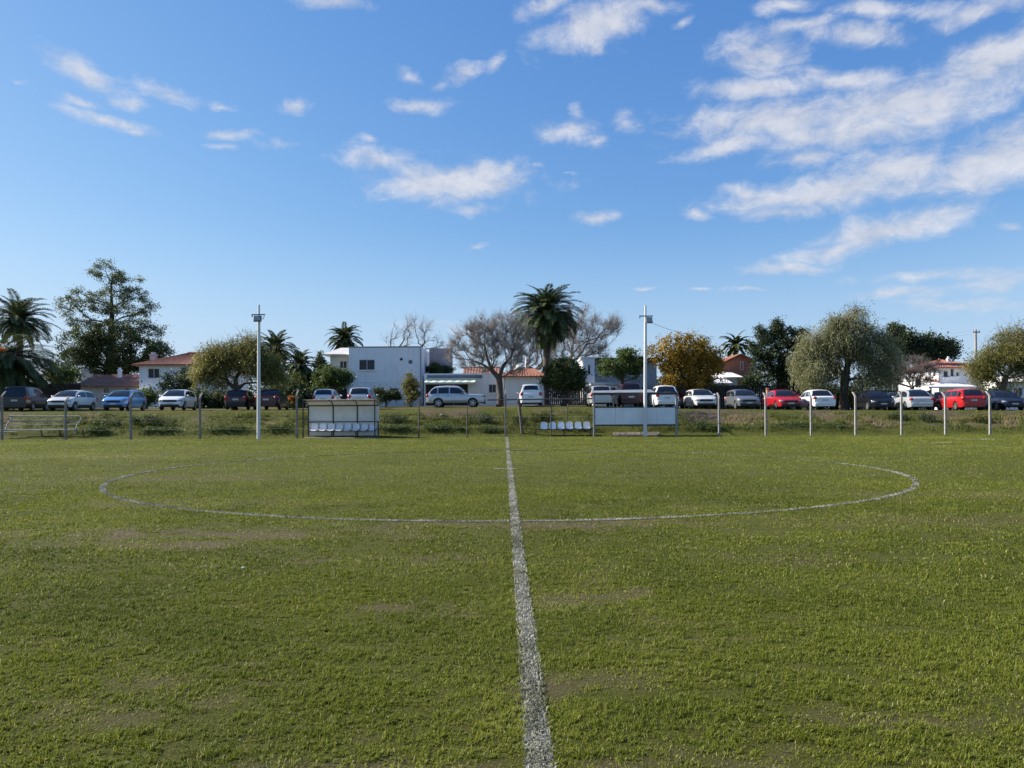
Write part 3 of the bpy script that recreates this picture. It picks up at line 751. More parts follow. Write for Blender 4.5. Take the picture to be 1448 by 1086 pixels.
mb.build('roof_sheet', mat('dull_grey_sheet', (.20, .215, .235), .5, .2, 2), d2)
zt, zb_ = wz(576.6, yf, 900), wz(600, yf, 900)
cuts = [xa + .06, xa + (xb - xa) * .262, xa + (xb - xa) * .61, xa + (xb - xa) * .765, xb - .06]
for a, b in zip(cuts[:-1], cuts[1:]):
    mb = MB(); mb.box(a + .005, b - .005, yf - .012, yf + .012, zb_, zt); mb.build('board', M['panel_pale'], d2, bevel=.004)
mb = MB(); mb.box(xa + .05, xb - .05, yf - .02, yf + .02, zt + .004, zt + .06); mb.box(xa + .05, xb - .05, yf + .014, yf + .05, zb_ - .10, zb_ - .004)
for x in cuts[1:-1]: mb.box(x - .02, x + .02, yf + .016, yf + .05, zb_ - .05, zt)
mb.tube([(cuts[2] - .35, yf + .03, zb_ - .05), (cuts[2] - .15, yf + .1, .05)], .022, 6)
mb.build('board_frame', M['dark_steel'], d2)
# rubble paving below it
pv = MB(); rr = random.Random(4)
for i in range(33):
    for j in range(12):
        if rr.random() < .12: continue
        xx = wx(869, 44.2, 612) + i * .085 + rr.uniform(-.02, .02); yy = 43.85 + j * .085 + rr.uniform(-.015, .015)
        z = gzf(xx, yy) + .05 + rr.uniform(-.012, .012); sl = gzf(xx, yy + .05) - gzf(xx, yy); pv.obox((xx, yy, z), (rr.uniform(.03, .042), 0, rr.uniform(-.006, .006)), (rr.uniform(-.01, .01), .04, sl * .8), (0, 0, .03))
tag(pv.build('paved_slope', mat('dusty_paving_brick', (.17, .145, .125), .9, .3, 3, bump=.3), bevel=.008), kind='structure')

# pipe bench at the far left
yb0 = 44.7
bn = thing('pipe_bench', (wx(60, yb0), yb0, gzf(wx(60, yb0), yb0)), 'long low bench of bare grey pipes beyond the fence at far left', 'bench')
def rail(name, xa, xb, y, Y, r=.03):
    mb = MB(); mb.tube([(wx(xa, Y), Y, wz(y, Y, xa)), (wx((xa + xb) / 2, Y), Y, wz(y, Y, (xa + xb) / 2) - .015), (wx(xb, Y), Y, wz(y, Y, xb))], r, 8); mb.build(name, M['galv'], bn, smooth=50)
rail('back_rail', 13, 113, 588.5, 45.2, .042); rail('back_rail', 10, 112, 595.5, 45.1, .035); rail('seat_rail', 8, 108, 600, 44.9, .025); rail('seat_rail', -2, 106, 607.5, 44.6, .042); rail('foot_rail', -2, 24, 610.5, 44.5, .03)
for x in (15, 114):
    mb = MB(); mb.tube([Vector((wx(x, 45.2), 45.2, wz(588.5, 45.2, x))), Vector((wx(x + 1, 45.1), 45.1, wz(593, 45.1, x))), Vector((wx(x - 5, 44.9), 44.9, wz(600, 44.9, x))), Vector((wx(x - 7, 44.65), 44.65, wz(607, 44.65, x))), Vector((wx(x - 8, 44.6), 44.6, wz(613, 44.6, x)))], .035, 8)
    mb.build('end_frame', M['galv'], bn, smooth=50)
for x in (57, 83, 116):
    mb = MB(); mb.tube([Vector((wx(x, 44.7), 44.7, wz(606, 44.7, x))), Vector((wx(x + 3, 44.8), 44.8, gzf(wx(x, 44.8), 44.8) - .1))], .04, 8); mb.build('leg', M['dark_steel'], bn, smooth=50)

# stones and litter on the bank
for i, (x, y, Y, s, lb) in enumerate(((624, 588, 48.4, .16, 'white stone on the bank below the silver SUV'), (1055, 596, 47.0, .17, 'white stone low on the bank below the grey hatchback'), (1064, 597, 46.9, .11, 'small pale stone right of a larger one on the bank'), (344, 803, 6.85, .03, 'tiny white pebble lying in the turf left of the halfway line'))):
    p = at(x, y, Y); mb = MB(); mb.ell((p.x, Y, gzf(p.x, Y) + s * .35), (s * .7, s * .5, s * .45), 0, 9, 6)
    for k, v in enumerate(mb.v):
        q = 1 + .25 * (random.random() - .5); c = Vector((p.x, Y, gzf(p.x, Y) + s * .35)); mb.v[k] = tuple(c + (Vector(v) - c) * q)
    tag(mb.build('stone', M['stone'], origin=(p.x, Y, gzf(p.x, Y))), lb, 'stone')

# ------------------------------------------------------------------ cars
def paint(name, col, metal=.0, rough=.28):
    return mat('car_paint_' + name, col, rough, .04, 1.5, metal=metal, coat=.4, spec=.4)
PAINT = dict(white=paint('white', (.76, .77, .78)), silver=paint('silver', (.50, .51, .52), .35, .3), pearl=paint('pearl', (.68, .68, .66), .2, .3), blue=paint('blue', (.10, .26, .52), .2), grey=paint('grey', (.17, .185, .205), .4, .32), red=paint('red', (.36, .012, .022)), brightred=paint('bright_red', (.42, .016, .018)), black=paint('black', (.007, .008, .012)), navy=paint('navy', (.016, .026, .055), .2), charcoal=paint('charcoal', (.010, .011, .014)), maroon=paint('maroon', (.042, .007, .010)))

SHAPE = dict(
    hatch=dict(L=3.85, W=1.66, Ht=1.43, wb=2.45, belt=.94, hood=.72, wsb=1.02, wst=.18, rt=-1.42, rb=-1.86, trunk=.93),
    mini=dict(L=3.95, W=1.70, Ht=1.47, wb=2.5, belt=.95, hood=.75, wsb=1.22, wst=.30, rt=-1.40, rb=-1.90, trunk=.97),
    sedan=dict(L=4.25, W=1.70, Ht=1.45, wb=2.52, belt=.94, hood=.70, wsb=.98, wst=.18, rt=-.95, rb=-1.50, trunk=.96),
    round=dict(L=4.10, W=1.72, Ht=1.50, wb=2.52, belt=.93, hood=.72, wsb=1.05, wst=.12, rt=-.85, rb=-1.75, trunk=.90),
    wagon=dict(L=4.30, W=1.76, Ht=1.52, wb=2.6, belt=.96, hood=.75, wsb=1.15, wst=.30, rt=-1.62, rb=-2.08, trunk=.95),
    van=dict(L=4.45, W=1.80, Ht=1.72, wb=2.75, belt=1.04, hood=.86, wsb=1.45, wst=.55, rt=-1.95, rb=-2.17, trunk=1.03),
    suv=dict(L=4.60, W=1.76, Ht=1.72, wb=2.72, belt=1.06, hood=.98, wsb=.88, wst=.20, rt=-1.55, rb=-2.20, trunk=1.05, suv=True),
    pickup=dict(L=4.5, W=1.72, Ht=1.62, wb=2.7, belt=1.02, hood=.84, wsb=1.05, wst=.35, rt=-1.35, rb=-1.75, trunk=1.01))

def wheel_meshes(r):
    t = MB(); w = .095
    t.lathe([(r * .66, -w), (r * .9, -w), (r * .98, -w * .75), (r, -w * .3), (r, w * .3), (r * .98, w * .75), (r * .9, w), (r * .66, w), (r * .6, w * .6), (r * .6, -w * .6), (r * .66, -w)], (0, 0, 0), (0, 1, 0), 24)
    q = MB(); q.lathe([(r * .68, w * .95), (r * .64, w * .98), (r * .60, w * .55), (r * .25, w * .45), (0.001, w * .5)], (0, 0, 0), (0, 1, 0), 24, 1)
    for k in range(5):
        a = 2 * math.pi * k / 5; c, s = math.cos(a), math.sin(a)
        q.obox((c * r * .38, w * .78, s * r * .38), (c * r * .30, 0, s * r * .30), (0, w * .12, 0), (-s * .038, 0, c * .038), 0)
    q.lathe([(r * .13, w * .7), (r * .13, w * .93), (0.001, w * .95)], (0, 0, 0), (0, 1, 0), 12, 0)
    q.lathe([(r * .70, w * .92), (r * .70, w * 1.0), (r * .62, w * 1.0), (r * .60, w * .6)], (0, 0, 0), (0, 1, 0), 24, 0)
    return t, q
def mirror_y(mb):
    mb.v = [(v[0], -v[1], v[2]) for v in mb.v]; mb.f = [f[::-1] for f in mb.f]

def car(kind, paint_, label, loc, heading, lower=None, plate=True, trim=False):
    S = dict(SHAPE[kind]); Lh, Wh = S['L'] / 2, S['W'] / 2
    rw = .36 if S.get('suv') else .305
    sill = .36 if S.get('suv') else .23
    xw = (S['wb'] / 2 + .04, -S['wb'] / 2 + .04)
    root = thing('parked_car', loc, label, 'car', 'cars parked along the bank', heading)
    hw = lambda x: Wh * (1 - .17 * max(0, (abs(x) - (Lh - .62)) / .62) ** 2.2)
    def ztop(x):
        if x > S['wsb']:
            u = (x - S['wsb']) / (Lh - S['wsb']); z = S['belt'] + (S['hood'] - S['belt']) * (.45 * u + .55 * u ** 2.6)
            return z - .05 * max(0, (u - .93) / .07)
        if x < S['rb']:
            u = (S['rb'] - x) / (Lh + S['rb'] + 1e-6); return S['trunk'] - .03 * u ** 2 - .05 * max(0, (u - .9) / .1)
        return S['belt']
    def zlow(x):
        z = sill + .05 * max(0, (abs(x) - (Lh - .3)) / .3)
        for c in xw:
            q = (rw + .055) ** 2 - (x - c) ** 2
            if q > 0: z = max(z, rw + math.sqrt(q) - .01)
        return z
    X = sorted(set([round(v, 3) for v in np.linspace(-Lh, Lh, 34)] + [round(c + (rw + .055) * math.cos(a), 3) for c in xw for a in np.linspace(0, math.pi, 15)] + [S['wsb'], S['rb']]))
    def sec(x):
        w = hw(x); zt = ztop(x); zl = zlow(x); e = max(.0, (abs(x) - (Lh - .12)) / .12)
        mid = max(.60, zl + .02)
        zsh = zt - .13
        return [(w * .93, zl), (w * .985, max(zl + .01, min(.42, mid))), (w, max(mid, zl + .015)), (w * .99, max(zsh, mid + .01)), (w * .955, zt - .035), (w * .86, zt), (w * .5, zt + .018), (0, zt + .024)]
    body = MB()
    rows = []
    for x in X:
        h = sec(x); rows.append([Vector((x, -y, z)) for y, z in h] + [Vector((x, y, z)) for y, z in h[::-1][1:]])
    body.grid(rows)
    for r_, s in ((rows[0], 1), (rows[-1], -1)):
        b = len(body.v); body.v += [tuple(p) for p in r_]; f = tuple(range(b, b + len(r_))); body.f.append(f if s < 0 else f[::-1]); body.m.append(0)
    # cabin
    belt = S['belt']
    def zroof(x):
        if x >= S['wsb'] or x <= S['rb']: return belt
        top = S['Ht']
        if x > S['wst']:
            u = (S['wsb'] - x) / (S['wsb'] - S['wst']); return belt + (top - .035 - belt) * math.sin(u * math.pi / 2 * .86) / math.sin(math.pi / 2 * .86)
        if x < S['rt']:
            u = (x - S['rb']) / (S['rt'] - S['rb']); return belt + (top - .05 - belt) * math.sin(u * math.pi / 2 * .9) / math.sin(math.pi / 2 * .9)
        u = (x - S['rt']) / (S['wst'] - S['rt']); return top - .05 * (1 - u) - .035 * u + .05 * math.sin(math.pi * u)
    def cab(x):
        h = zroof(x) - belt; wb_ = hw(x) * .955; wr = wb_ - .36 * h; k = min(1, h / .25)
        return wb_, wr, h, k
    def side_pt(x, t):
        wb_, wr, h, k = cab(x); return wb_ + (wr - wb_) * t * .94, belt - .03 + (h + .03 - .05 * k) * t
    XC = np.unique(np.concatenate([np.linspace(S['rb'], S['rt'], 7), np.linspace(S['rt'], S['wst'], 8), np.linspace(S['wst'], S['wsb'], 8)]))
    rows = []
    for x in XC:
        wb_, wr, h, k = cab(x); z = belt + h
        hh = [(wb_, belt - .04), side_pt(x, .5), side_pt(x, 1.0), (wr - .07 * k, z - .012 * k), (wr * .5, z + .02 * k), (0, z + .028 * k)]
        rows.append([Vector((x, -y, zz)) for y, zz in hh] + [Vector((x, y, zz)) for y, zz in hh[::-1][1:]])
    body.grid(rows)
    body.build('body', [paint_], root, smooth=38, local=True)
    mb = MB(); mb.box(-Lh + .12, Lh - .14, -Wh + .26, Wh - .26, sill - .02, .62)
    for c in xw: mb.box(c - rw - .04, c + rw + .04, -Wh + .22, Wh - .22, sill + .1, rw * 2 + .02)  # black underbody fill also supplies the wheel-well darkness
    mb.build('underbody', M['black_trim'], root, local=True)
    if lower or trim:
        mb = MB()
        for s in (-1, 1): mb.box(xw[1] + rw + .08, xw[0] - rw - .08, s * Wh * .985 - .016, s * Wh * .985 + .016, sill + .01, sill + .20)
        for s in (-1, 1): mb.box(s * (Lh - .02) - .05, s * (Lh - .02) + .05, -Wh * .80, Wh * .80, sill + .06, sill + .27)
        mb.build('lower_trim', lower or M['black_trim'], root, local=True, bevel=.02)
    # glass
    G = M['car_glass']
    def side_glass(xa, xb, s, t0=.13, t1=.86):
        mb = MB(); mb.grid([[Vector((x, s * (side_pt(x, t)[0] + .007), side_pt(x, t)[1])) for t in np.linspace(t0, t1, 4)] for x in (np.linspace(xa, xb, 9) if s < 0 else np.linspace(xb, xa, 9))]); return mb.build('side_window', G, root, local=True, smooth=60)
    xm = (S['wst'] + S['rt']) * .5 + .22
    for s in (-1, 1):
        side_glass(xm + .05, S['wsb'] - .22, s)
        if kind in ('wagon', 'van', 'suv'):
            side_glass(xm - .88, xm - .04, s); side_glass(S['rb'] + .22, xm - .97, s)
        else: side_glass(S['rb'] + (.30 if kind != 'hatch' else .20), xm - .04, s)
    def strip(xa, xb, name, inset):
        rws = []
        for x in np.linspace(xa, xb, 8):
            wb_, wr, h, k = cab(x); wd = max(wr - .07 * k - inset, .2)
            rws.append([Vector((x + (.006 if xb > 0 else -.006), y * wd, belt + h + .028 * k * (1 - abs(y) ** 2) - .012 * k * abs(y) + .008)) for y in np.linspace(-1, 1, 7)])
        mb = MB(); mb.grid(rws); mb.build(name, G, root, local=True, smooth=60)
    strip(S['wst'] + .05, S['wsb'] - .05, 'windscreen', .03)
    strip(S['rb'] + .05, S['rt'] - .07, 'rear_window', .05)
    # lamps, grille, plates, bumpers
    zh = S['hood'] - .07
    for s in (-1, 1):
        mb = MB(); mb.ell((Lh - .15, s * (hw(Lh - .12) - .17), zh - .03), (.18, .22, .10)); mb.build('headlight', M['head'], root, local=True, smooth=80)
        mb = MB(); zt_ = (S['trunk'] if kind in ('sedan', 'round') else S['belt']) - .12
        mb.ell((-Lh + .10, s * (hw(-Lh + .1) - .10), zt_), (.14, .15, .12 if kind in ('sedan', 'round') else .17)); mb.build('tail_light', M['tail'], root, local=True, smooth=80)
        mb = MB(); mb.ell((S['wsb'] - .28, s * (Wh + .075), belt + .07), (.07, .10, .075)); mb.build('wing_mirror', paint_ if not trim else M['black_trim'], root, local=True, smooth=80)
        for xx in (xm - .02, xm - .80):
            mb = MB(); mb.box(xx - .13, xx - .01, s * (Wh * .99 + .005) - .015, s * (Wh * .99 + .005) + .015, belt - .16, belt - .13)
            mb.build('door_handle', M['black_trim'] if trim else paint_, root, local=True)
    mb = MB(); mb.box(Lh - .05, Lh + .014, -.46, .46, zh - .12, zh + .03); mb.build('grille', M['black_trim'], root, local=True, bevel=.015)
    mb = MB(); mb.box(Lh - .05, Lh + .018, -.62, .62, .27, .39); mb.build('air_intake', M['black_trim'], root, local=True, bevel=.015)
    mb = MB(); mb.box(-Lh - .05, -Lh + .08, -Wh * .78, Wh * .78, .38, .56); mb.build('rear_bumper', paint_ if not trim else M['black_trim'], root, local=True, bevel=.04)
    mb = MB(); mb.box(Lh - .06, Lh + .05, -Wh * .78, Wh * .78, .40, .52); mb.build('front_bumper', paint_ if not trim else M['black_trim'], root, local=True, bevel=.04)
    mb = MB(); mb.box(Lh + .05, Lh + .058, -.20, .20, .41, .51); mb.build('number_plate', M['plate'], root, local=True)
    zp = .72 if kind in ('hatch', 'mini', 'wagon', 'van', 'pickup') else .70
    mb = MB(); mb.box(-Lh - .012, -Lh + .03, -.20, .20, zp - .06, zp + .06); mb.build('number_plate', M['plate'], root, local=True)
    mb = MB()
    for yy in (-.30, .32):
        mb.obox((S['wsb'] - .10, yy, belt + .055), (.05, .26, .03), (.008, -.004, 0), (0, 0, .008))
    mb.build('wiper', M['black_trim'], root, local=True)
    for c in xw:
        for s in (-1, 1):
            t, q = wheel_meshes(rw)
            if s < 0: mirror_y(t); mirror_y(q)
            w = bpy.data.objects.new('wheel', None); COL.objects.link(w); w.parent = root; w.location = (c, s * (Wh - .11), rw); w.empty_display_size = .1; OFF[w] = Vector((0, 0, 0))
            t.build('tyre', M['tyre'], w, smooth=50, local=True); q.build('rim', [M['rim'], M['black_trim']], w, smooth=40, local=True)
    return root

def park(x, facing, kind, col, label, Y=50.9, k=.5, lower=None, trim=False, zoff=0, extra=0):
    """x: where the middle of the car's near end stands in the photo"""
    S = SHAPE[kind]
    alpha = math.atan2(x - CX, F)
    beta = k * alpha
    dv = Vector((math.sin(beta), math.cos(beta), 0))            # points away from the pitch
    near = at(x, 580, Y); c = Vector((near.x, Y, 0)) + dv * (S['L'] / 2)
    h = (math.atan2(-dv.y, -dv.x) if facing == 'F' else math.atan2(dv.y, dv.x)) + R(extra)
    # stand all four wheels on the ground
    c.z = max(gzf(c.x + a * math.cos(h) * 1.25 - b * math.sin(h) * .7, c.y + a * math.sin(h) * 1.25 + b * math.cos(h) * .7) for a in (-1, 1) for b in (-1, 1)) - .012 + zoff
    return car(kind, PAINT[col], label, c, h, lower, trim=trim)

park(20, 'R', 'van', 'charcoal', 'dark charcoal minivan seen from behind at the left end of the row', k=.45)
park(82, 'F', 'mini', 'pearl', 'silver hatchback facing the pitch between the dark minivan and the blue car', k=.12, lower=M['black_trim'])
park(160, 'F', 'mini', 'blue', 'light blue hatchback facing the pitch', k=.2)
park(240, 'F', 'mini', 'white', 'white hatchback facing the pitch, just right of the blue one', k=.32)
park(333, 'R', 'hatch', 'maroon', 'dark maroon hatchback half hidden behind the trunk of the olive feathery tree', Y=52.2, k=.4, trim=True)
park(376, 'R', 'sedan', 'maroon', 'dark maroon sedan seen from behind beside the left floodlight pole', Y=51.2, k=.3)
park(457, 'R', 'hatch', 'pearl', 'silver hatchback showing its rear window above the left part of the seated dugout roof', Y=52.0, k=.4)
park(508, 'R', 'wagon', 'silver', 'silver wagon showing its rear window above the right part of the seated dugout roof', Y=51.6, k=.4)
park(851, 'R', 'wagon', 'silver', 'silver wagon with red tail lights behind the left post of the board-backed dugout', Y=53.2, k=.3)
park(893, 'R', 'van', 'maroon', 'dark maroon van seen under the thin roof of the board-backed dugout', Y=53.6, k=.2)
park(944, 'R', 'pickup', 'white', 'white high-tailed car with dark rear window behind the right floodlight pole', Y=51.6, k=.3)
park(972, 'F', 'sedan', 'charcoal', 'dark sedan mostly hidden between the white high-tailed car and the small silver hatchback', Y=56.5, k=.8)
park(999, 'F', 'hatch', 'pearl', 'small silver hatchback facing the pitch, left of the grey one', Y=51.2, k=.05)
park(1060, 'F', 'hatch', 'grey', 'grey hatchback facing the pitch between the small silver hatchback and the red sedan', k=.1)
park(1119, 'F', 'sedan', 'red', 'red sedan facing the pitch under the dark conifer', k=.2)
park(1167, 'R', 'sedan', 'white', 'white sedan seen from behind between the red sedan and the willow trunk', k=.22)
park(1250, 'F', 'sedan', 'black', 'black sedan facing the pitch right of the willow trunk', k=.28)
park(1272, 'F', 'hatch', 'charcoal', 'dark hatchback mostly hidden behind the black sedan and the silver rounded sedan', Y=57, k=.8)
park(1304, 'R', 'round', 'silver', 'silver rounded sedan seen from behind with long sloping rear window', k=.33)
park(1336, 'R', 'hatch', 'charcoal', 'dark hatchback mostly hidden behind the left end of the red wagon', Y=57, k=.8)
park(1378, 'R', 'wagon', 'brightred', 'bright red wagon seen from behind below the white house', k=.22)
park(1436, 'F', 'sedan', 'navy', 'dark blue sedan facing the pitch at the right end of the row', k=.26)
# the two larger cars farther back on the terrace
SY = 59.0; c = at(645, 572, SY); c.z = gzf(c.x, SY) - .01
car('suv', PAINT['silver'], 'silver off-roader parked sideways with its front to the right', c, R(-2), lower=paint('beige', (.20, .19, .15), .2, .5), trim=True)
SY = 56.5; c = at(750, 573, SY + 2.2); c.z = gzf(c.x, SY + 2.2) - .01
car('van', PAINT['white'], 'white high car seen straight from behind before the small tiled house', c, R(90))

# ------------------------------------------------------------------ houses
Zv = Vector((0, 0, 1))
def wallface(mb, O, u, n, w, h, holes, depth=.14, m=0):
    us = sorted({0.0, w} | {a for q in holes for a in (q[0], q[0] + q[2])}); vs = sorted({0.0, h} | {a for q in holes for a in (q[1], q[1] + q[3])})
    for a, b in zip(us[:-1], us[1:]):
        for c, d in zip(vs[:-1], vs[1:]):
            if any(q[0] - 1e-6 <= a and b <= q[0] + q[2] + 1e-6 and q[1] - 1e-6 <= c and d <= q[1] + q[3] + 1e-6 for q in holes): continue
            mb.add([O + u * a + Zv * c, O + u * b + Zv * c, O + u * b + Zv * d, O + u * a + Zv * d], [(0, 1, 2, 3)], m)
    for q in holes:
        a, c, b, d = q[0], q[1], q[0] + q[2], q[1] + q[3]
        P = [O + u * a + Zv * c, O + u * b + Zv * c, O + u * b + Zv * d, O + u * a + Zv * d]; Q = [p - n * depth for p in P]
        for i in range(4): mb.add([P[i], Q[i], Q[(i + 1) % 4], P[(i + 1) % 4]], [(0, 1, 2, 3)], m)

def opening(root, O, u, n, q, kind='window', mull=1, glass='glass_dark', frame='frame_white', sill=True, cross=False):
    a, c, w, h = q; f = .045
    base = O - n * .07
    P = lambda uu, vv, dd=0: base + u * uu + Zv * vv + n * dd
    mb = MB()
    def bar(u0, u1, v0, v1): mb.obox(P((u0 + u1) / 2, (v0 + v1) / 2), u * ((u1 - u0) / 2), n * .03, Zv * ((v1 - v0) / 2))
    bar(a, a + f, c, c + h); bar(a + w - f, a + w, c, c + h); bar(a + f, a + w - f, c, c + f); bar(a + f, a + w - f, c + h - f, c + h)
    for i in range(mull):
        x = a + w * (i + 1) / (mull + 1); bar(x - f / 2, x + f / 2, c + f, c + h - f)
    if cross: bar(a + f, a + w - f, c + h * .6 - .02, c + h * .6 + .02)
    fr = mb.build(kind, M[frame], root)
    mb = MB(); mb.obox(P(a + w / 2, c + h / 2, -.045), u * (w / 2 + .02), n * .008, Zv * (h / 2 + .02)); mb.build('pane', M[glass], fr)
    if sill:
        mb = MB(); mb.obox(O + u * (a + w / 2) + Zv * (c - .045) + n * .05, u * (w / 2 + .08), n * .085, Zv * .04); mb.build('sill', M['wall_white'], fr)
    return fr

def block(root, x0, x1, y0, y1, z0, z1, m, front=(), left=(), right=(), name='wall', cap=True):
    mb = MB(); h = z1 - z0
    wallface(mb, Vector((x0, y0, z0)), Vector((1, 0, 0)), Vector((0, -1, 0)), x1 - x0, h, list(front))
    wallface(mb, Vector((x0, y1, z0)), Vector((0, -1, 0)), Vector((-1, 0, 0)), y1 - y0, h, list(left))
    wallface(mb, Vector((x1, y0, z0)), Vector((0, 1, 0)), Vector((1, 0, 0)), y1 - y0, h, list(right))
    wallface(mb, Vector((x1, y1, z0)), Vector((-1, 0, 0)), Vector((0, 1, 0)), x1 - x0, h, [])
    if cap: mb.add([(x0, y0, z1), (x1, y0, z1), (x1, y1, z1), (x0, y1, z1)], [(0, 1, 2, 3)])
    return mb.build(name, M[m], root)

def tiled(mb, A, B, C, D, pitch=.26, amp=.045, th=.07, rows=10):
    """a slope of round tiles: A-B the eave (left to right from outside), D-C the ridge"""
    A, B, C, D = map(Vector, (A, B, C, D)); n = (B - A).cross(D - A).normalized()
    ncol = max(6, int((B - A).length / pitch) * 6)
    G = []
    for j in range(rows + 1):
        v = j / rows; row = []
        for i in range(ncol + 1):
            t = i / ncol; p = (A * (1 - t) + B * t) * (1 - v) + (D * (1 - t) + C * t) * v
            row.append(p + n * (th + amp * abs(math.sin(math.pi * i / 6)) + (.018 if j % 2 else 0)))
        G.append(row)
    mb.grid(G)
    mb.add([A, B, C, D], [(3, 2, 1, 0)])
    e = G[0]; b = len(mb.v)
    mb.add([*e, *[A.lerp(B, i / ncol) for i in range(ncol + 1)]], [(i, i + ncol + 1, i + ncol + 2, i + 1) for i in range(ncol)])
    for s in (0, -1):
        col = [r[s] for r in G]; lo = [(A if s == 0 else B).lerp(D if s == 0 else C, j / rows) for j in range(rows + 1)]
        mb.add([*col, *lo], [(j, j + 1, j + rows + 2, j + rows + 1) if s == 0 else (j + 1, j, j + rows + 1, j + rows + 2) for j in range(rows)])

def rect(x0, x1, ya, yb, Y, O):
    """an opening seen in the photo between x0..x1, top ya, bottom yb, on a front wall at Y with corner O"""
    return (wx(x0, Y, ya) - O[0], wz(yb, Y, x0) - O[2], wx(x1, Y, ya) - wx(x0, Y, ya), wz(ya, Y, x0) - wz(yb, Y, x0))
FU, FN = Vector((1, 0, 0)), Vector((0, -1, 0))
LU, LN = Vector((0, -1, 0)), Vector((-1, 0, 0))

def gable_roof(root, x0, x1, y0, y1, ze, zr, m, ov=.45, hip=0.0, name='roof'):
    """ridge along X"""
    ym = (y0 + y1) / 2; mb = MB(); h = hip
    k = (zr - ze) / (ym - y0); zo = ze - ov * k
    tiled(mb, (x0 - ov, y0 - ov, zo), (x1 + ov, y0 - ov, zo), (x1 + ov - h - (ov if h else 0), ym, zr), (x0 - ov + h + (ov if h else 0), ym, zr))
    tiled(mb, (x1 + ov, y1 + ov, zo), (x0 - ov, y1 + ov, zo), (x0 - ov + h + (ov if h else 0), ym, zr), (x1 + ov - h - (ov if h else 0), ym, zr))
    if h:
        tiled(mb, (x0 - ov, y1 + ov, zo), (x0 - ov, y0 - ov, zo), (x0 + h, ym, zr), (x0 + h - .01, ym, zr))
        tiled(mb, (x1 + ov, y0 - ov, zo), (x1 + ov, y1 + ov, zo), (x1 - h + .01, ym, zr), (x1 - h, ym, zr))
    r = mb.build(name, M[m], root)
    mb = MB(); mb.tube([(x0 + h - (0 if h else ov), ym, zr + .09), (x1 - h + (0 if h else ov), ym, zr + .09)], .11, 8); mb.build('ridge_cap', M[m], r)
    if not h:
        mb = MB()
        for x, s in ((x0, -1), (x1, 1)):
            f = [(x, y0, ze), (x, y1, ze), (x, ym, zr)]; mb.add(f, [(0, 1, 2) if s > 0 else (2, 1, 0)])
        mb.build('gable', M['wall_white'], root)
    return r

def chimney(parent, c, w, h, m='wall_white', cap='concrete'):
    mb = MB(); mb.box(c[0] - w / 2, c[0] + w / 2, c[1] - w / 2, c[1] + w / 2, c[2], c[2] + h); mb.box(c[0] - w * .66, c[0] + w * .66, c[1] - w * .66, c[1] + w * .66, c[2] + h + .002, c[2] + h + .1)
    mb.box(c[0] - w * .34, c[0] + w * .34, c[1] - w * .34, c[1] + w * .34, c[2] + h + .104, c[2] + h + .3)
    return mb.build('chimney', M[m], parent)

# A: low tiled house at the left
Y = 73.0; zg = gzf(-40, Y)
x0, x1 = wx(113, Y), wx(199, Y); ze, zr = wz(545, Y, 150), wz(533.5, 76, 150)
hA = thing('low_house', ((x0 + x1) / 2, Y, zg), 'low grey house with weathered tiled roof behind the silver and blue hatchbacks', 'house')
O = Vector((x0, Y, zg - .3)); win = [rect(146, 154, 548.5, 556, Y, O), rect(176, 183, 549, 560, Y, O)]
block(hA, x0, x1, Y, Y + 6.5, zg - .3, ze, 'wall_grey', front=win)
opening(hA, O, FU, FN, win[0], mull=1, frame='wall_grey'); opening(hA, O, FU, FN, win[1], kind='door', mull=0, glass='void', frame='wall_mauve', sill=False)
rf = gable_roof(hA, x0, x1, Y, Y + 6.5, ze, zr + .1, 'tile_old', .5)
chimney(rf, (wx(169.5, Y + 2.5, 530), Y + 2.5, zr - .4), .3, 1.05)
mb = MB(); mb.box(x0 - 2.2, x0 - .06, Y + .5, Y + 4, wz(543, Y, 105), wz(541, Y, 105)); mb.box(x0 - 2.15, x0 - 2.0, Y + .6, Y + .75, zg - .2, wz(543, Y, 105) - .003); mb.build('lean_to_roof', M['sheet_green'], hA)
# pale gabled shed behind it
Y = 82; x0, x1 = wx(116, Y), wx(139, Y); zg = gzf(x0, Y); z1 = wz(531, Y, 127); za = wz(520, Y, 120)
sh = thing('shed', ((x0 + x1) / 2, Y, zg), 'pale sheet-metal shed gable under the tall airy tree', 'shed')
mb = MB(); mb.add([(x0, Y, zg - .2), (x1, Y, zg - .2), (x1, Y, z1 - .3), (x0 + .35, Y, za), (x0, Y, za), (x0, Y + 3, zg - .2), (x1, Y + 3, zg - .2), (x1, Y + 3, z1 - .3), (x0 + .35, Y + 3, za), (x0, Y + 3, za)], [(0, 1, 2, 3, 4), (9, 8, 7, 6, 5), (0, 4, 9, 5), (4, 3, 8, 9), (3, 2, 7, 8), (2, 1, 6, 7)]); mb.build('wall', M['sheet_roof'], sh)

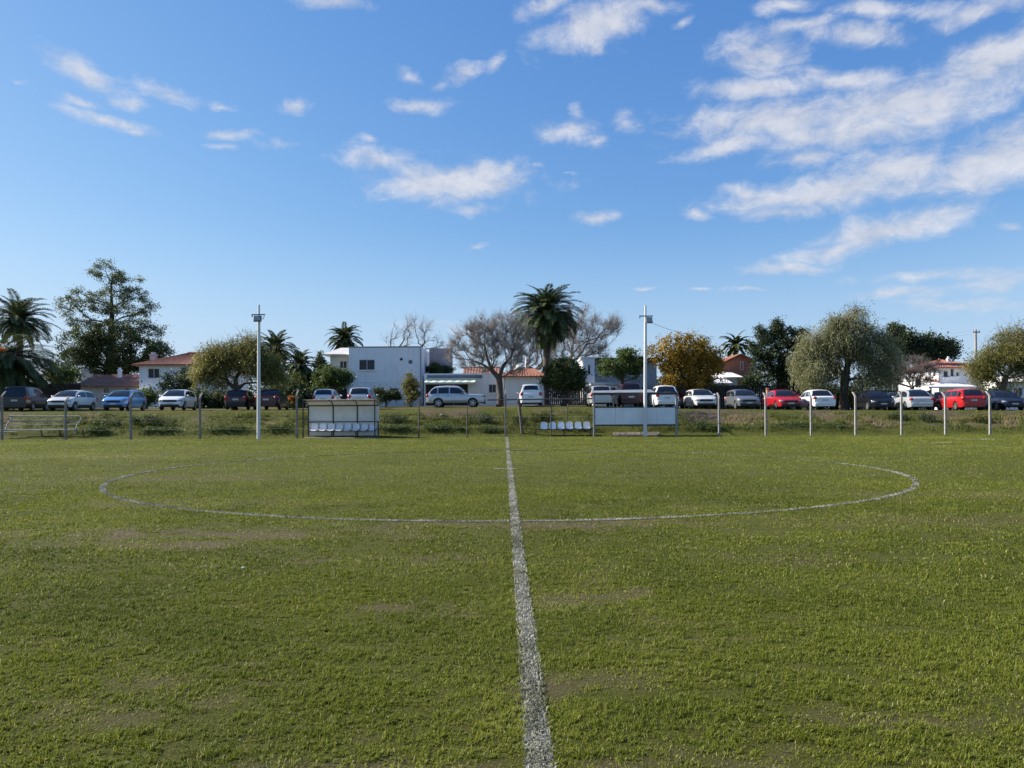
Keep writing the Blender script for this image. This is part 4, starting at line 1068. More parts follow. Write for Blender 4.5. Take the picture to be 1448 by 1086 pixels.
# B: white two-storey house with tiled roof
Y = 70.0; x0, x1 = wx(197, Y), wx(312, Y); zg = gzf(-33, Y); ze = wz(514.5, Y, 230)
hB = thing('white_house', ((x0 + x1) / 2, Y, zg), 'white two-storey house with dark red tiled hip roof behind the white hatchback', 'house')
O = Vector((x0, Y, zg - .3)); win = [rect(209, 225.5, 521, 535, Y, O), rect(256, 263, 519.5, 532, Y, O), rect(203, 211, 557, 575, Y, O), rect(240, 252, 556, 566, Y, O)]
lw = (3.0, ze - zg - 1.6, 1.1, 1.1)
block(hB, x0, x1, Y, Y + 7.5, zg - .3, ze, 'wall_white', front=win, left=[lw])
opening(hB, O, FU, FN, win[0], glass='shutter', frame='frame_white'); opening(hB, O, FU, FN, win[1], mull=0); opening(hB, O, FU, FN, win[2], kind='door', mull=0, glass='void', frame='wall_mauve', sill=False); opening(hB, O, FU, FN, win[3])
opening(hB, Vector((x0, Y + 7.5, zg - .3)), LU, LN, lw)
mb = MB(); mb.box(x0 - .02, x1 - 2, Y - .55, Y - .004, wz(553, Y, 220), wz(551.2, Y, 220)); mb.build('canopy', M['wall_white'], hB)
rf = gable_roof(hB, x0, x1, Y, Y + 7.5, ze, wz(500.5, Y + 3.75, 260), 'tile', .5, hip=3.0)
chimney(rf, (wx(217, Y + 2.3, 500), Y + 2.3, wz(509, Y + 2.3, 217)), .5, .45, 'wall_grey')

# C: large white block house
Y = 66.0; x0, x1 = wx(493.5, Y, 530), wx(597, Y, 530); zg = gzf(-11, Y); zt = wz(491.5, Y, 545)
hC = thing('block_house', ((x0 + x1) / 2, Y, zg), 'large flat-roofed white block house with stained walls behind the seated dugout', 'house')
O = Vector((x0, Y, zg - .3))
fr_ = [rect(507.5, 530, 508.5, 523.5, Y, O), rect(577.5, 583, 509, 514.5, Y, O), rect(515, 530, 550, 560, Y, O), rect(551, 563.5, 549, 566, Y, O)]
block(hC, x0, x1, Y, Y + 9, zg - .3, zt, 'wall_white', front=fr_)
mbr = MB(); mbr.box(x0 - .03, x1 + .03, Y - .035, Y + .18, zt + .002, zt + .11); mbr.build('parapet_cap', M['concrete'], hC)
mbr = MB(); mbr.box(x0 + .01, x1 - .01, Y - .03, Y - .002, wz(540, Y, 545) - .03, wz(540, Y, 545) + .03); mbr.build('string_course', M['wall_white'], hC)
opening(hC, O, FU, FN, fr_[0], glass='shutter'); opening(hC, O, FU, FN, fr_[1], mull=0, sill=False, frame='wall_mauve'); opening(hC, O, FU, FN, fr_[2], frame='wall_grey'); opening(hC, O, FU, FN, fr_[3], kind='door', mull=0, glass='void', frame='wall_grey', sill=False)
mb = MB(); mb.lathe([(.001, .02), (.09, .02), (.12, .05), (.12, -.05)], (wx(567.5, Y, 508), Y - .004, wz(508, Y, 567)), (0, -1, 0), 14); mb.build('vent', M['void'], hC)
mb = MB(); mb.tube([(x1 - .12, Y - .06, zt - .1), (x1 - .12, Y - .06, zg)], .045, 8); mb.build('downpipe', M['galv'], hC)
# left wing, set back, with a small pitched roof
xl = wx(467, Y + 1.2, 530); zl = wz(501.5, Y + 1.2, 480)
O2 = Vector((xl, Y + 1.2, zg - .3)); w2 = [rect(480, 490.5, 510.5, 521, Y + 1.2, O2), rect(477, 491, 549, 565, Y + 1.2, O2)]
lw2 = [(2.2, zl - zg - 1.6, 1.2, 1.1)]
block(hC, xl, x0 - .01, Y + 1.2, Y + 8, zg - .3, zl, 'wall_cream', front=w2, left=lw2, name='wing_wall')
opening(hC, O2, FU, FN, w2[0], glass='shutter'); opening(hC, O2, FU, FN, w2[1], kind='door', mull=0, glass='void', sill=False, frame='wall_cream'); opening(hC, Vector((xl, Y + 8, zg - .3)), LU, LN, lw2[0])
mb = MB(); zr = wz(489.5, Y + 1.5, 480)
mb.add([(xl - .5, Y + .55, zl + .01), (x0 - .012, Y + .55, zl + .01), (x0 - .012, Y + 3.2, zr), (xl + .5, Y + 3.2, zr), (xl - .5, Y + 8, zl + .01), (xl + .5, Y + 6.5, zr), (x0 - .012, Y + 8, zl + .01), (x0 - .012, Y + 6.5, zr),
        (xl - .5, Y + .55, zl - .10), (x0 - .012, Y + .55, zl - .10), (xl - .5, Y + 8, zl - .1)], [(0, 1, 2, 3), (4, 0, 3, 5), (3, 2, 7, 5), (8, 9, 1, 0), (10, 8, 0, 4)])
mb.build('wing_roof', M['sheet_roof'], hC)
# low garage with the terrace wall behind it
Yg = 65.2; ga, gb = wx(599.5, Yg, 550), wx(713, Yg, 550); zgt = wz(528, Yg, 650)
hG = thing('garage', ((ga + gb) / 2, Yg, zg), 'low bluish-white garage wing with awning and open dark bay behind the silver off-roader', 'garage')
O = Vector((ga, Yg, zg - .3)); q = [rect(601.5, 662, 542.5, 573, Yg, O), rect(691, 701.5, 543.5, 555.5, Yg, O)]
q[0] = (q[0][0], .3, q[0][2], q[0][1] + q[0][3] - .3)
block(hG, ga, gb, Yg, Yg + 5, zg - .3, zgt, 'wall_white', front=q)
opening(hG, O, FU, FN, q[1], mull=1, glass='shutter', frame='wall_grey')
bay = opening(hG, O, FU, FN, q[0], kind='garage_bay', mull=2, glass='void', frame='wall_grey', sill=False)
mb = MB(); mb.box(ga + .3, wx(682, Yg), Yg - .10, Yg - .004, wz(535, Yg, 640), wz(530.5, Yg, 640)); mb.build('fascia', M['awning_blue'], hG)
mb = MB(); aw = (wx(600, Yg - .9, 540), wx(672, Yg - .9, 540)); za, zb2 = wz(537, Yg, 640), wz(541, Yg - 1.0, 640)
mb.grid([[Vector((aw[0] + (aw[1] - aw[0]) * t, Yg - .006 - 1.0 * v, za + (zb2 - za) * v + .03 * math.sin(t * 40))) for t in np.linspace(0, 1, 24)] for v in (0, .5, 1)])
mb.box(aw[0], aw[1], Yg - 1.04, Yg - 1.01, zb2 - .14, zb2 + .03)
mb.build('awning', M['awning'], hG)
mb = MB(); mb.box(ga + .02, wx(640, Yg + 4), Yg + 4.2, Yg + 4.4, zgt + .002, wz(492.5, Yg + 4.2, 620)); mb.build('terrace_wall', M['wall_mauve'], hG)
# wild creeper along the garage roof edge is built with the plants

# D: small white house with tiled roof
Y = 64.5; x0, x1 = wx(713.5, Y, 545), wx(769.5, Y, 545); zg = gzf(0, Y); ze = wz(532, Y, 740)
hD = thing('small_house', ((x0 + x1) / 2, Y, zg), 'small white house with red clay tiled roof behind the white high car', 'house')
block(hD, x0, x1, Y, Y + 5, zg - .3, ze, 'wall_white', right=[(1.5, 1.3, 1, 1)])
rf = gable_roof(hD, x0, x1, Y, Y + 5, ze, wz(522, Y + 2.5, 740), 'tile', .3, hip=.9)
mb = MB(); c = Vector((wx(745, Y + 2.6, 515), Y + 2.6, wz(522.5, Y + 2.6, 745))); mb.tube([c, c + Vector((0, 0, .5)), c + Vector((-.02, 0, 1.15))], [.28, .22, .05], 8); mb.build('flue_cowl', M['white_steel'], rf)
mb = MB(); c = Vector((wx(729, Y + 2.3, 520), Y + 2.0, wz(519.5, Y + 2, 729))); ax = Vector((-.5, -.75, .42)).normalized()
mb.lathe([(.001, 0), (.2, .03), (.36, .11), (.37, .12), (.2, .045), (.001, .015)], c, ax, 16); mb.tube([c - Zv * .45, c], .03, 6); mb.build('satellite_dish', M['white_steel'], rf)
# tiled shed roof behind the bare tree
Y = 69.5; x0, x1 = wx(659, Y, 530), wx(701, Y, 530); zg = gzf(x0, Y)
hD2 = thing('tiled_shed', ((x0 + x1) / 2, Y, zg), 'old clay tiled shed roof behind the crown of the bare tree', 'shed')
ze = wz(529.5, Y, 690); block(hD2, x0, x1, Y + 1.0, Y + 5, zg - .3, ze, 'wall_cream'); gable_roof(hD2, x0, x1, Y + 1.0, Y + 5, ze, ze + .75, 'tile_old', .4)

# E: house with narrow white stair block and dark flat roof
Y = 66.0; zg = gzf(9, Y)
xa, xb, xc = wx(824.5, Y, 520), wx(841, Y, 520), wx(931, Y, 520)
hE = thing('stair_house', ((xa + xc) / 2, Y, zg), 'grey house with dark flat roof and narrow sunlit white stair block', 'house')
zt = wz(507, Y, 832); O = Vector((xa, Y, zg - .3)); q = [rect(831, 835, 515.5, 530, Y, O)]
block(hE, xa, xb, Y, Y + 4, zg - .3, zt, 'wall_white', front=q, left=[(1.2, zt - zg - 1.7, 1.1, 1.2)], name='stair_block')
opening(hE, O, FU, FN, q[0], mull=0, sill=False); opening(hE, Vector((xa, Y + 4, zg - .3)), LU, LN, (1.2, zt - zg - 1.7, 1.1, 1.2), mull=0)
mb = MB(); mb.box(xa - .15, xb + .1, Y - .15, Y + 4.1, zt + .002, zt + .14); mb.build('stair_cap', M['wall_white'], hE)
zt2 = wz(512, Y + .8, 880); O = Vector((xb + .01, Y + .8, zg - .3)); q = [rect(888, 905, 520, 531, Y + .8, O), rect(846, 856, 519, 530, Y + .8, O)]
block(hE, xb + .01, xc, Y + .8, Y + 8, zg - .3, zt2, 'wall_grey', front=q); [opening(hE, O, FU, FN, k, frame='wall_grey') for k in q]
mb = MB(); mb.box(xb + .02, xc + .4, Y + .2, Y + 8.3, zt2 + .002, zt2 + .36); mb.build('flat_roof', M['tile_brown'], hE)
xd = wx(878, Y - 2, 545); zp = wz(541, Y - 2, 850)
mb = MB(); mb.box(xb - .5, xd, Y - 2.2, Y - .004, zp - .2, zp); mb.build('porch_roof', M['sheet_roof'], hE)
for x in (xb - .35, xd - .2):
    mb = MB(); mb.box(x - .06, x + .06, Y - 2.1, Y - 1.98, zg - .2, zp - .203); mb.build('porch_post', M['white_steel'], hE)
# white van-shaped shed below
Y2 = 61.5; x0, x1 = wx(841, Y2, 550), wx(872.5, Y2, 550); zg2 = gzf(x0, Y2)
kb = thing('site_cabin', ((x0 + x1) / 2, Y2, zg2), 'white cabin with a band of dark windows behind the board-backed dugout', 'cabin')
zt = wz(545.5, Y2, 855); O = Vector((x0, Y2, zg2)); q = [rect(843, 849, 547.5, 553, Y2, O), rect(850.5, 861, 547.5, 553, Y2, O), rect(862.5, 871, 547.5, 553, Y2, O)]
block(kb, x0, x1, Y2, Y2 + 2, zg2 - .1, zt, 'wall_white', front=[(a, b + .1, c, d) for a, b, c, d in q]); [opening(kb, O, FU, FN, k, mull=0, sill=False, frame='white_steel') for k in q]

# F: brick-gabled house with sunlit low roofs
Y = 70.0; zg = gzf(20, Y); x0, x1 = wx(1023, Y, 520), wx(1064, Y, 520)
hF = thing('brick_house', ((x0 + x1) / 2, Y, zg), 'red brick gabled house with orange roof between the yellow tree and the conifer', 'house')
zl, zh_ = wz(513, Y, 1015), wz(502.5, Y, 1045); xm_ = wx(1046, Y, 502); xr_ = wx(1066, Y, 510)
mb = MB(); zb3 = zg - .3; zrr = wz(510, Y, 1066)
mb.add([(x0, Y, zb3), (xr_, Y, zb3), (xr_, Y, zrr), (xm_, Y, zh_), (x0, Y, zl - .1), (x0, Y + 7, zb3), (xr_, Y + 7, zb3), (xr_, Y + 7, zrr), (xm_, Y + 7, zh_), (x0, Y + 7, zl - .1)], [(0, 1, 2, 3, 4), (0, 4, 9, 5), (2, 1, 6, 7), (9, 8, 7, 6, 5)]); mb.build('wall', M['brick'], hF)
mb = MB(); tiled(mb, (wx(1012, Y), Y + 7.4, zl - .35), (wx(1012, Y), Y - .4, zl - .35), (xm_, Y - .4, zh_ + .05), (xm_, Y + 7.4, zh_ + .05)); tiled(mb, (wx(1070, Y), Y - .4, zrr - .15), (wx(1070, Y), Y + 7.4, zrr - .15), (xm_, Y + 7.4, zh_ + .05), (xm_, Y - .4, zh_ + .05)); mb.build('roof', M['tile'], hF)
O = Vector((x0, Y, zb3)); opening(hF, O + FN * .08, FU, FN, rect(1046.5, 1051, 511, 523, Y, O), mull=0, sill=False)
mb = MB(); mb.box(wx(1012.5, Y), x0 - .01, Y + .6, Y + 7, zg - .3, wz(515.5, Y, 1018)); mb.build('side_wall', M['wall_cream'], hF)
Y3 = 66.0; xe0, xe1 = wx(989, Y3), wx(1036, Y3)
mb = MB(); a, b = wz(541.5, Y3, 1005), wz(526, Y3 + 3, 1005)
mb.add([(xe0, Y3, a), (xe1, Y3, a), (xe1 - .6, Y3 + 3.4, b), (xe0 + 1.2, Y3 + 3.4, b), (xe0, Y3, a - .12), (xe1, Y3, a - .12), (xe1 - .6, Y3 + 3.4, b - .12), (xe0 + 1.2, Y3 + 3.4, b - .12)], [(0, 1, 2, 3), (7, 6, 5, 4), (0, 4, 5, 1), (1, 5, 6, 2), (3, 7, 4, 0)])
mb.build('porch_roof', M['sheet_white'], hF)
mb = MB(); a, b = wz(533, Y3 + 1, 1040), wz(525, Y3 + 3, 1040)
mb.add([(xe1 - .5, Y3 + 1, a), (xe1 + 1.3, Y3 + 1, a), (xe1 + .9, Y3 + 3.8, b), (xe1 - .9, Y3 + 3.8, b), (xe1 - .5, Y3 + 1, a - .1), (xe1 + 1.3, Y3 + 1, a - .1), (xe1 + .9, Y3 + 3.8, b - .1), (xe1 - .9, Y3 + 3.8, b - .1)], [(0, 1, 2, 3), (7, 6, 5, 4), (0, 4, 5, 1), (1, 5, 6, 2), (3, 7, 4, 0)])
mb.build('side_roof', M['sheet_white'], hF)
block(hF, xe0 + .3, xe1 + .8, Y3 + 1.2, Y3 + 3.3, zg - .3, wz(534, Y3 + 1.2, 1005), 'wall_cream', name='porch_wall', front=[(1.0, .3, 1.0, 1.6)])

# G: white house at the right, sunlit
Y = 68.0; zg = gzf(40, Y); x0, x1 = wx(1327, Y, 530), wx(1392, Y, 530); ze = wz(519.5, Y, 1345)
hG2 = thing('white_house', ((x0 + x1) / 2, Y, zg), 'sunlit white two-storey house with orange tiled roof at the right, above the red wagon', 'house')
O = Vector((x0, Y, zg - .3)); q = [rect(1334, 1341, 524.5, 533.5, Y, O), rect(1344, 1349, 521, 532.5, Y, O), rect(1352, 1356, 526, 532, Y, O), rect(1336, 1360, 553, 570, Y, O)]
blk = block(hG2, x0, x1, Y, Y + 7, zg - .3, ze, 'wall_white', front=q, left=[(3, ze - zg - 1.5, 1.1, 1.1)])
[opening(hG2, O, FU, FN, k, mull=0) for k in q[:3]]; opening(hG2, O, FU, FN, q[3], kind='door', mull=1, glass='void', frame='wall_mauve', sill=False)
opening(hG2, Vector((x0, Y + 7, zg - .3)), LU, LN, (3, ze - zg - 1.5, 1.1, 1.1))
rf = gable_roof(hG2, x0, x1, Y, Y + 7, ze, wz(509.5, Y + 3.5, 1360), 'tile', .4, hip=2.2)
chimney(rf, (wx(1341, Y + 2.4, 512), Y + 2.4, wz(516, Y + 2.4, 1341)), .22, .5)
mb = MB(); xp0, xp1 = wx(1311, Y - 2, 547), wx(1380, Y - 2, 547); z1, z2 = wz(546.5, Y - 2.2, 1345), wz(542, Y, 1345)
mb.add([(xp0, Y - 2.2, z1), (xp1, Y - 2.2, z1), (xp1, Y - .006, z2), (xp0 + .6, Y - .006, z2), (xp0, Y - 2.2, z1 - .14), (xp1, Y - 2.2, z1 - .14), (xp1, Y - .006, z2 - .14), (xp0 + .6, Y - .006, z2 - .14)], [(0, 1, 2, 3), (7, 6, 5, 4), (0, 4, 5, 1), (1, 5, 6, 2), (3, 7, 4, 0)])
mb.build('porch_roof', M['sheet_white'], hG2)
for x in (xp0 + .3, (xp0 + xp1) / 2, xp1 - .3):
    mb = MB(); mb.box(x - .08, x + .08, Y - 2.1, Y - 1.94, zg - .2, z1 - .143); mb.build('porch_post', M['wall_cream'], hG2)
Yt = 69.5; mb = MB(); tiled(mb, (wx(1311, Yt), Y - .3, wz(541, Yt, 1318)), (x0 - .02, Y - .3, wz(541, Yt, 1318)), (x0 - .02, Y + 3, wz(535, Yt, 1318)), (wx(1313, Yt), Y + 3, wz(535, Yt, 1318))); mb.build('side_roof', M['tile'], hG2)
# H: another white house mostly behind the rightmost tree
Y = 64.0; zg = gzf(42, Y); x0, x1 = wx(1422, Y, 540), wx(1490, Y, 540)
hH = thing('white_bungalow', ((x0 + x1) / 2, Y, zg), 'white bungalow mostly hidden behind the rightmost olive tree', 'house')
O = Vector((x0, Y, zg - .3)); q = [rect(1434, 1446, 548, 560, Y, O)]
block(hH, x0, x1, Y, Y + 6, zg - .3, wz(540, Y, 1440), 'wall_white', front=q); opening(hH, O, FU, FN, q[0])
gable_roof(hH, x0, x1, Y, Y + 6, wz(540, Y, 1440), wz(533, Y + 3, 1440), 'sheet_roof', .35)

# dark board fences
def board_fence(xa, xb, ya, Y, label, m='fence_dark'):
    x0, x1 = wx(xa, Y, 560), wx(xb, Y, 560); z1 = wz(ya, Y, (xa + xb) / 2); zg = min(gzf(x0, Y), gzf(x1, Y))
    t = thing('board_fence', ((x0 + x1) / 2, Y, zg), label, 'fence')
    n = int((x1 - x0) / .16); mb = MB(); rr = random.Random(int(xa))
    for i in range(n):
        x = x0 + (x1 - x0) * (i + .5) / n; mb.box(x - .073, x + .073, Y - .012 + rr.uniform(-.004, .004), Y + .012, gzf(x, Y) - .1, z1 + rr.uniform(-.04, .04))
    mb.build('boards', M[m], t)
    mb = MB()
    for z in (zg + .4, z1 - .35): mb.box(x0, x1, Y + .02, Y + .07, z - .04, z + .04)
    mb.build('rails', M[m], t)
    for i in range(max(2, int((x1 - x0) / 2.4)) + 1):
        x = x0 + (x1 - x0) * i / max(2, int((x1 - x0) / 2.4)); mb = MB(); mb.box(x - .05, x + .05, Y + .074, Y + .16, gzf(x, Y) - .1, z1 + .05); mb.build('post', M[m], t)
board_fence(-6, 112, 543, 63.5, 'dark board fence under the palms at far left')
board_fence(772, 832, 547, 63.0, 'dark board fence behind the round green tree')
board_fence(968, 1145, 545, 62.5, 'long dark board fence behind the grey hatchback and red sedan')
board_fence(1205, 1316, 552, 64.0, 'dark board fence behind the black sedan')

# ------------------------------------------------------------------ trees
LM = dict(
    dark=leafmat('dark_evergreen_leaf', (0.022, 0.037, 0.016), (0.066, 0.094, 0.037), (0.112, 0.135, 0.056), .25),
    euca=leafmat('grey_green_leaf', (0.086, 0.111, 0.056), (0.191, 0.216, 0.111), (0.339, 0.324, 0.186), .3),
    ivy=leafmat('deep_green_leaf', (0.027, 0.044, 0.016), (0.084, 0.110, 0.034), (0.150, 0.170, 0.056), .3),
    green=leafmat('mid_green_leaf', (0.037, 0.066, 0.016), (0.097, 0.137, 0.031), (0.186, 0.209, 0.056), .38),
    lime=leafmat('yellow_green_leaf', (0.050, 0.072, 0.013), (0.121, 0.138, 0.029), (0.187, 0.176, 0.050), .4),
    olive=leafmat('feathery_olive_leaf', (0.096, 0.101, 0.024), (0.222, 0.210, 0.058), (0.384, 0.336, 0.120), .42),
    willow=leafmat('willow_leaf', (0.108, 0.121, 0.049), (0.263, 0.263, 0.128), (0.459, 0.432, 0.257), .42),
    gold=leafmat('golden_autumn_leaf', (0.103, 0.076, 0.014), (0.358, 0.227, 0.024), (0.578, 0.372, 0.048), .4),
    palm=leafmat('palm_leaflet', (0.032, 0.053, 0.020), (0.094, 0.122, 0.044), (0.265, 0.245, 0.106), .2, rough=.6, spec=.2),
    palmdry=leafmat('dry_palm_leaflet', (0.090, 0.060, 0.025), (0.200, 0.130, 0.055), None, .2),
    pink=leafmat('dry_twiggy_leaf', (0.075, 0.058, 0.045), (0.160, 0.125, 0.100), (0.240, 0.200, 0.160), .25),
    twig=mat('thin_grey_twig', (.14, .115, .10), .9, .3, 3), flower=leafmat('orange_flower', (.45, .10, .02), (.62, .20, .03), None, .3))
TWIGM = mat('pale_bare_twig', (.27, .245, .225), .9, .3, 2)
TWIGB = mat('brown_bare_twig', (.19, .165, .15), .9, .3, 2)

def in_blobs(blobs, n, shell=.45):
    """n points spread through ellipsoids (c, r); more of them near the outside"""
    vol = np.array([b[1][0] * b[1][1] * b[1][2] for b in blobs]) ** .6; idx = rng.choice(len(blobs), n, p=vol / vol.sum())
    c = np.array([tuple(b[0]) for b in blobs])[idx]; r = np.array([tuple(b[1]) for b in blobs])[idx]
    rad = np.maximum(rng.uniform(0, 1, n) ** (1 / 3), rng.uniform(0, 1, n) * (rng.uniform(0, 1, n) < shell) ** .5)
    return c + unit(n) * r * rad[:, None]

def skeleton(trunk, targets, seg=.6, free=2):
    nodes = [np.array(p, float) for p in trunk]; par = [-1] + list(range(len(trunk) - 1)); plen = [0.0]
    for i in range(1, len(trunk)): plen.append(plen[-1] + np.linalg.norm(nodes[i] - nodes[i - 1]))
    T = np.asarray(targets, float); T = T[np.argsort(np.linalg.norm(T - nodes[-1], axis=1))]
    tips = []
    cap = len(T) * 14 + len(trunk) + 10; arr = np.zeros((cap, 3)); pl = np.zeros(cap); k = len(nodes); arr[:k] = nodes; pl[:k] = plen
    par = par + [0] * (cap - k)
    for t in T:
        d = np.linalg.norm(arr[free:k] - t, axis=1); j = int(np.argmin(d + .5 * pl[free:k] + .5 * np.maximum(0, arr[free:k, 2] - t[2]))) + free
        dist = np.linalg.norm(arr[j] - t); n = min(12, max(1, int(dist / seg)))
        pj = par[j] if par[j] >= 0 else j; dr = arr[j] - arr[pj]; ln = np.linalg.norm(dr); dr = dr / ln if ln > 0 else np.array([0, 0, 1.])
        ctrl = arr[j] + dr * dist * .26 + np.array([0, 0, .10 * dist]) + (t - arr[j]) * .18; p = arr[j].copy(); last = j
        for s in range(1, n + 1):
            u = s / n; q = (1 - u) ** 2 * p + 2 * u * (1 - u) * ctrl + u * u * t
            if s < n: q = q + rng.normal(0, .05 * min(1, dist / n), 3)
            if k >= cap: break
            arr[k] = q; par[k] = last; pl[k] = pl[last] + np.linalg.norm(q - arr[last]); last = k; k += 1
        tips.append(last)
    cnt = np.zeros(k)
    for t in tips: cnt[t] += 1
    for i in range(k - 1, 0, -1): cnt[par[i]] += cnt[i]
    return arr[:k], np.array(par[:k]), np.maximum(cnt, 1), tips

def branch_mesh(arr, par, cnt, r0, rmin=.010, pw=.62):
    k = len(arr); rt = r0 / (cnt[1] ** pw); r = np.maximum(rt * cnt ** pw, rmin)
    i = np.arange(1, k); A = arr[par[i]]; B = arr[i]; ra = np.minimum(r[par[i]], r[i] * 1.35); rb = r[i]
    ra = np.where(par[i] < 3, r[par[i]], ra)
    ra = np.where((par[i] == 0), r0 * 1.35, ra)
    e = (B - A); B2 = B + e * .04
    big = rb > .06; out = []
    if big.any(): out.append(frustums(A[big], B2[big], ra[big], rb[big], 8))
    if (~big).any(): out.append(frustums(A[~big], B2[~big], ra[~big], rb[~big], 4))
    return merge(out), r

def clump_leaves(C, per, rad, size, aspect=.5, flat=.75, droop=.0):
    n = len(C); P = np.repeat(C, per, 0); N_ = len(P)
    off = rng.normal(size=(N_, 3)) * np.array([1, 1, flat]) * np.reshape(np.broadcast_to(rad, n), (-1, 1)).repeat(per, 0) * .62
    P = P + off
    ax = unit(N_) + np.array([0, 0, -droop]); ax /= np.linalg.norm(ax, axis=1, keepdims=True)
    sd = np.cross(ax, unit(N_)); sd /= np.linalg.norm(sd, axis=1, keepdims=True) + 1e-9
    s = size * rng.uniform(.6, 1.35, N_)
    V, Fc = leaf_quads(P, ax, sd, s, s * aspect)
    t = np.repeat(rng.uniform(.1, .7, n), per) + rng.normal(0, .16, N_)
    return V, Fc, np.repeat(t.clip(0, 1), 4)

def strands(S, D, length, droop, step, size, aspect=.28, jitter=.04, per=1):
    """hanging or arching sprays: leaves set along curved strings"""
    n = len(S); m = max(3, int(np.max(length) / step)); P = S.copy(); d = D.copy(); Cs, As, Ts = [], [], []
    length = np.broadcast_to(length, n); tb = (np.repeat(rng.uniform(.05, .8, n // per), per) + rng.normal(0, .13, n // per * per)).clip(0, 1)
    for j in range(m):
        alive = (j * step) < length
        d = d + np.array([0, 0, -droop]) + rng.normal(0, .06, (n, 3)); d /= np.linalg.norm(d, axis=1, keepdims=True)
        P = P + d * step
        Cs.append((P + rng.normal(0, jitter, P.shape))[alive]); a = d + rng.normal(0, .45, P.shape); As.append((a / np.linalg.norm(a, axis=1, keepdims=True))[alive]); Ts.append((tb + rng.normal(0, .13, n))[alive])
    C = np.concatenate(Cs); A = np.concatenate(As); T = np.concatenate(Ts)
    sd = np.cross(A, unit(len(A))); sd /= np.linalg.norm(sd, axis=1, keepdims=True) + 1e-9
    s = size * rng.uniform(.6, 1.4, len(C)); V, Fc = leaf_quads(C, A, sd, s, s * aspect)
    return V, Fc, np.repeat(T.clip(0, 1), 4)

def pxblobs(Y, blobs, depth=.9):
    out = []
    for b in blobs:
        x, y, rx, ry = b[:4]; dy = b[4] if len(b) > 4 else 0.0
        c = at(x, y, Y + dy); out.append((c, (rx * Y / F, min(rx, ry * 1.3) * Y / F * depth, ry * Y / F)))
    return out

def trunk_path(xb, Y, xt, yt, n=4, wob=.12):
    p = at(xb, 575, Y); p.z = gzf(p.x, Y) - .15; q = at(xt, yt, Y)
    pts = [p.lerp(q, i / (n - 1)) for i in range(n)]
    for i in range(1, n - 1): pts[i] += Vector((random.uniform(-wob, wob), random.uniform(-wob, wob), 0))
    return [np.array(v) for v in pts]

def leafy_tree(name, label, xb, Y, top, blobs, nclump, per, crad, size, leaf, r0, bark='bark', group=None, aspect=.5, depth=.9, cat='tree', shell=.45, flat=.75, droop=0, trunk=True, n=4, free=2):
    tp = trunk_path(xb, Y, *top, n=n); B = pxblobs(Y, blobs, depth)
    root = thing(name, (tp[0][0], Y, tp[0][2] + .15), label, cat, group)
    C = in_blobs(B, nclump, shell)
    arr, par, cnt, tips = skeleton(tp, C, free=free)
    if trunk:
        (V, Fc), r = branch_mesh(arr, par, cnt, r0); npmesh('trunk', V, Fc, M[bark], root, smooth=True)
    V, Fc, t = clump_leaves(C, per, crad * rng.uniform(.6, 1.3, len(C)), size, aspect, flat, droop)
    npmesh('crown', V, Fc, LM[leaf], root, attrs={'tint': t})
    return root

def spray_tree(name, label, xb, Y, top, blobs, nclump, nstr, length, droop, size, leaf, r0, up=.3, bark='bark', group=None, step=.11, twigs=0, aspect=.28, extra=None):
    tp = trunk_path(xb, Y, *top); cx_ = top[0]; B = pxblobs(Y, [(cx_ + (b[0] - cx_) * .9, b[1] + 1, b[2] * .82, b[3] * .9, *b[4:]) for b in blobs], .9)
    root = thing(name, (tp[0][0], Y, tp[0][2] + .15), label, 'tree', group)
    C = in_blobs(B, nclump, .6)
    arr, par, cnt, tips = skeleton(tp, C)
    (V, Fc), r = branch_mesh(arr, par, cnt, r0); npmesh('trunk', V, Fc, M[bark], root, smooth=True)
    cen = np.array(tp[-1]); S = np.repeat(C, nstr, 0) + rng.normal(0, .24, (len(C) * nstr, 3))
    D = (S - cen); D /= np.linalg.norm(D, axis=1, keepdims=True) + 1e-6; D = D * .7 + unit(len(S)) * .6 + np.array([0, 0, up]); D /= np.linalg.norm(D, axis=1, keepdims=True)
    ln = length * rng.uniform(.35, 1.15, len(S)) * np.repeat(rng.uniform(.5, 1.15, len(C)), nstr)
    V, Fc, t = strands(S, D, ln, droop, step, size, aspect, per=nstr)
    npmesh('crown', V, Fc, LM[leaf], root, attrs={'tint': t})
    if twigs:
        top_ = C[np.argsort(-C[:, 2])[:max(10, len(C) // 3)]]
        A = top_[rng.integers(0, len(top_), twigs)]; d = unit(twigs) * .6 + np.array([0, 0, .9]) + (A - cen) * .12; d /= np.linalg.norm(d, axis=1, keepdims=True)
        l1 = rng.uniform(.5, 1.5, twigs)[:, None]; Bm = A + d * l1 * .5; d2 = d + rng.normal(0, .3, d.shape); E = Bm + d2 * l1 * .5
        V, Fc = merge([frustums(A, Bm, .010, .008, 3), frustums(Bm, E, .008, .004, 3)]); npmesh('bare_twigs', V, Fc, LM['twig'], root)
    return root

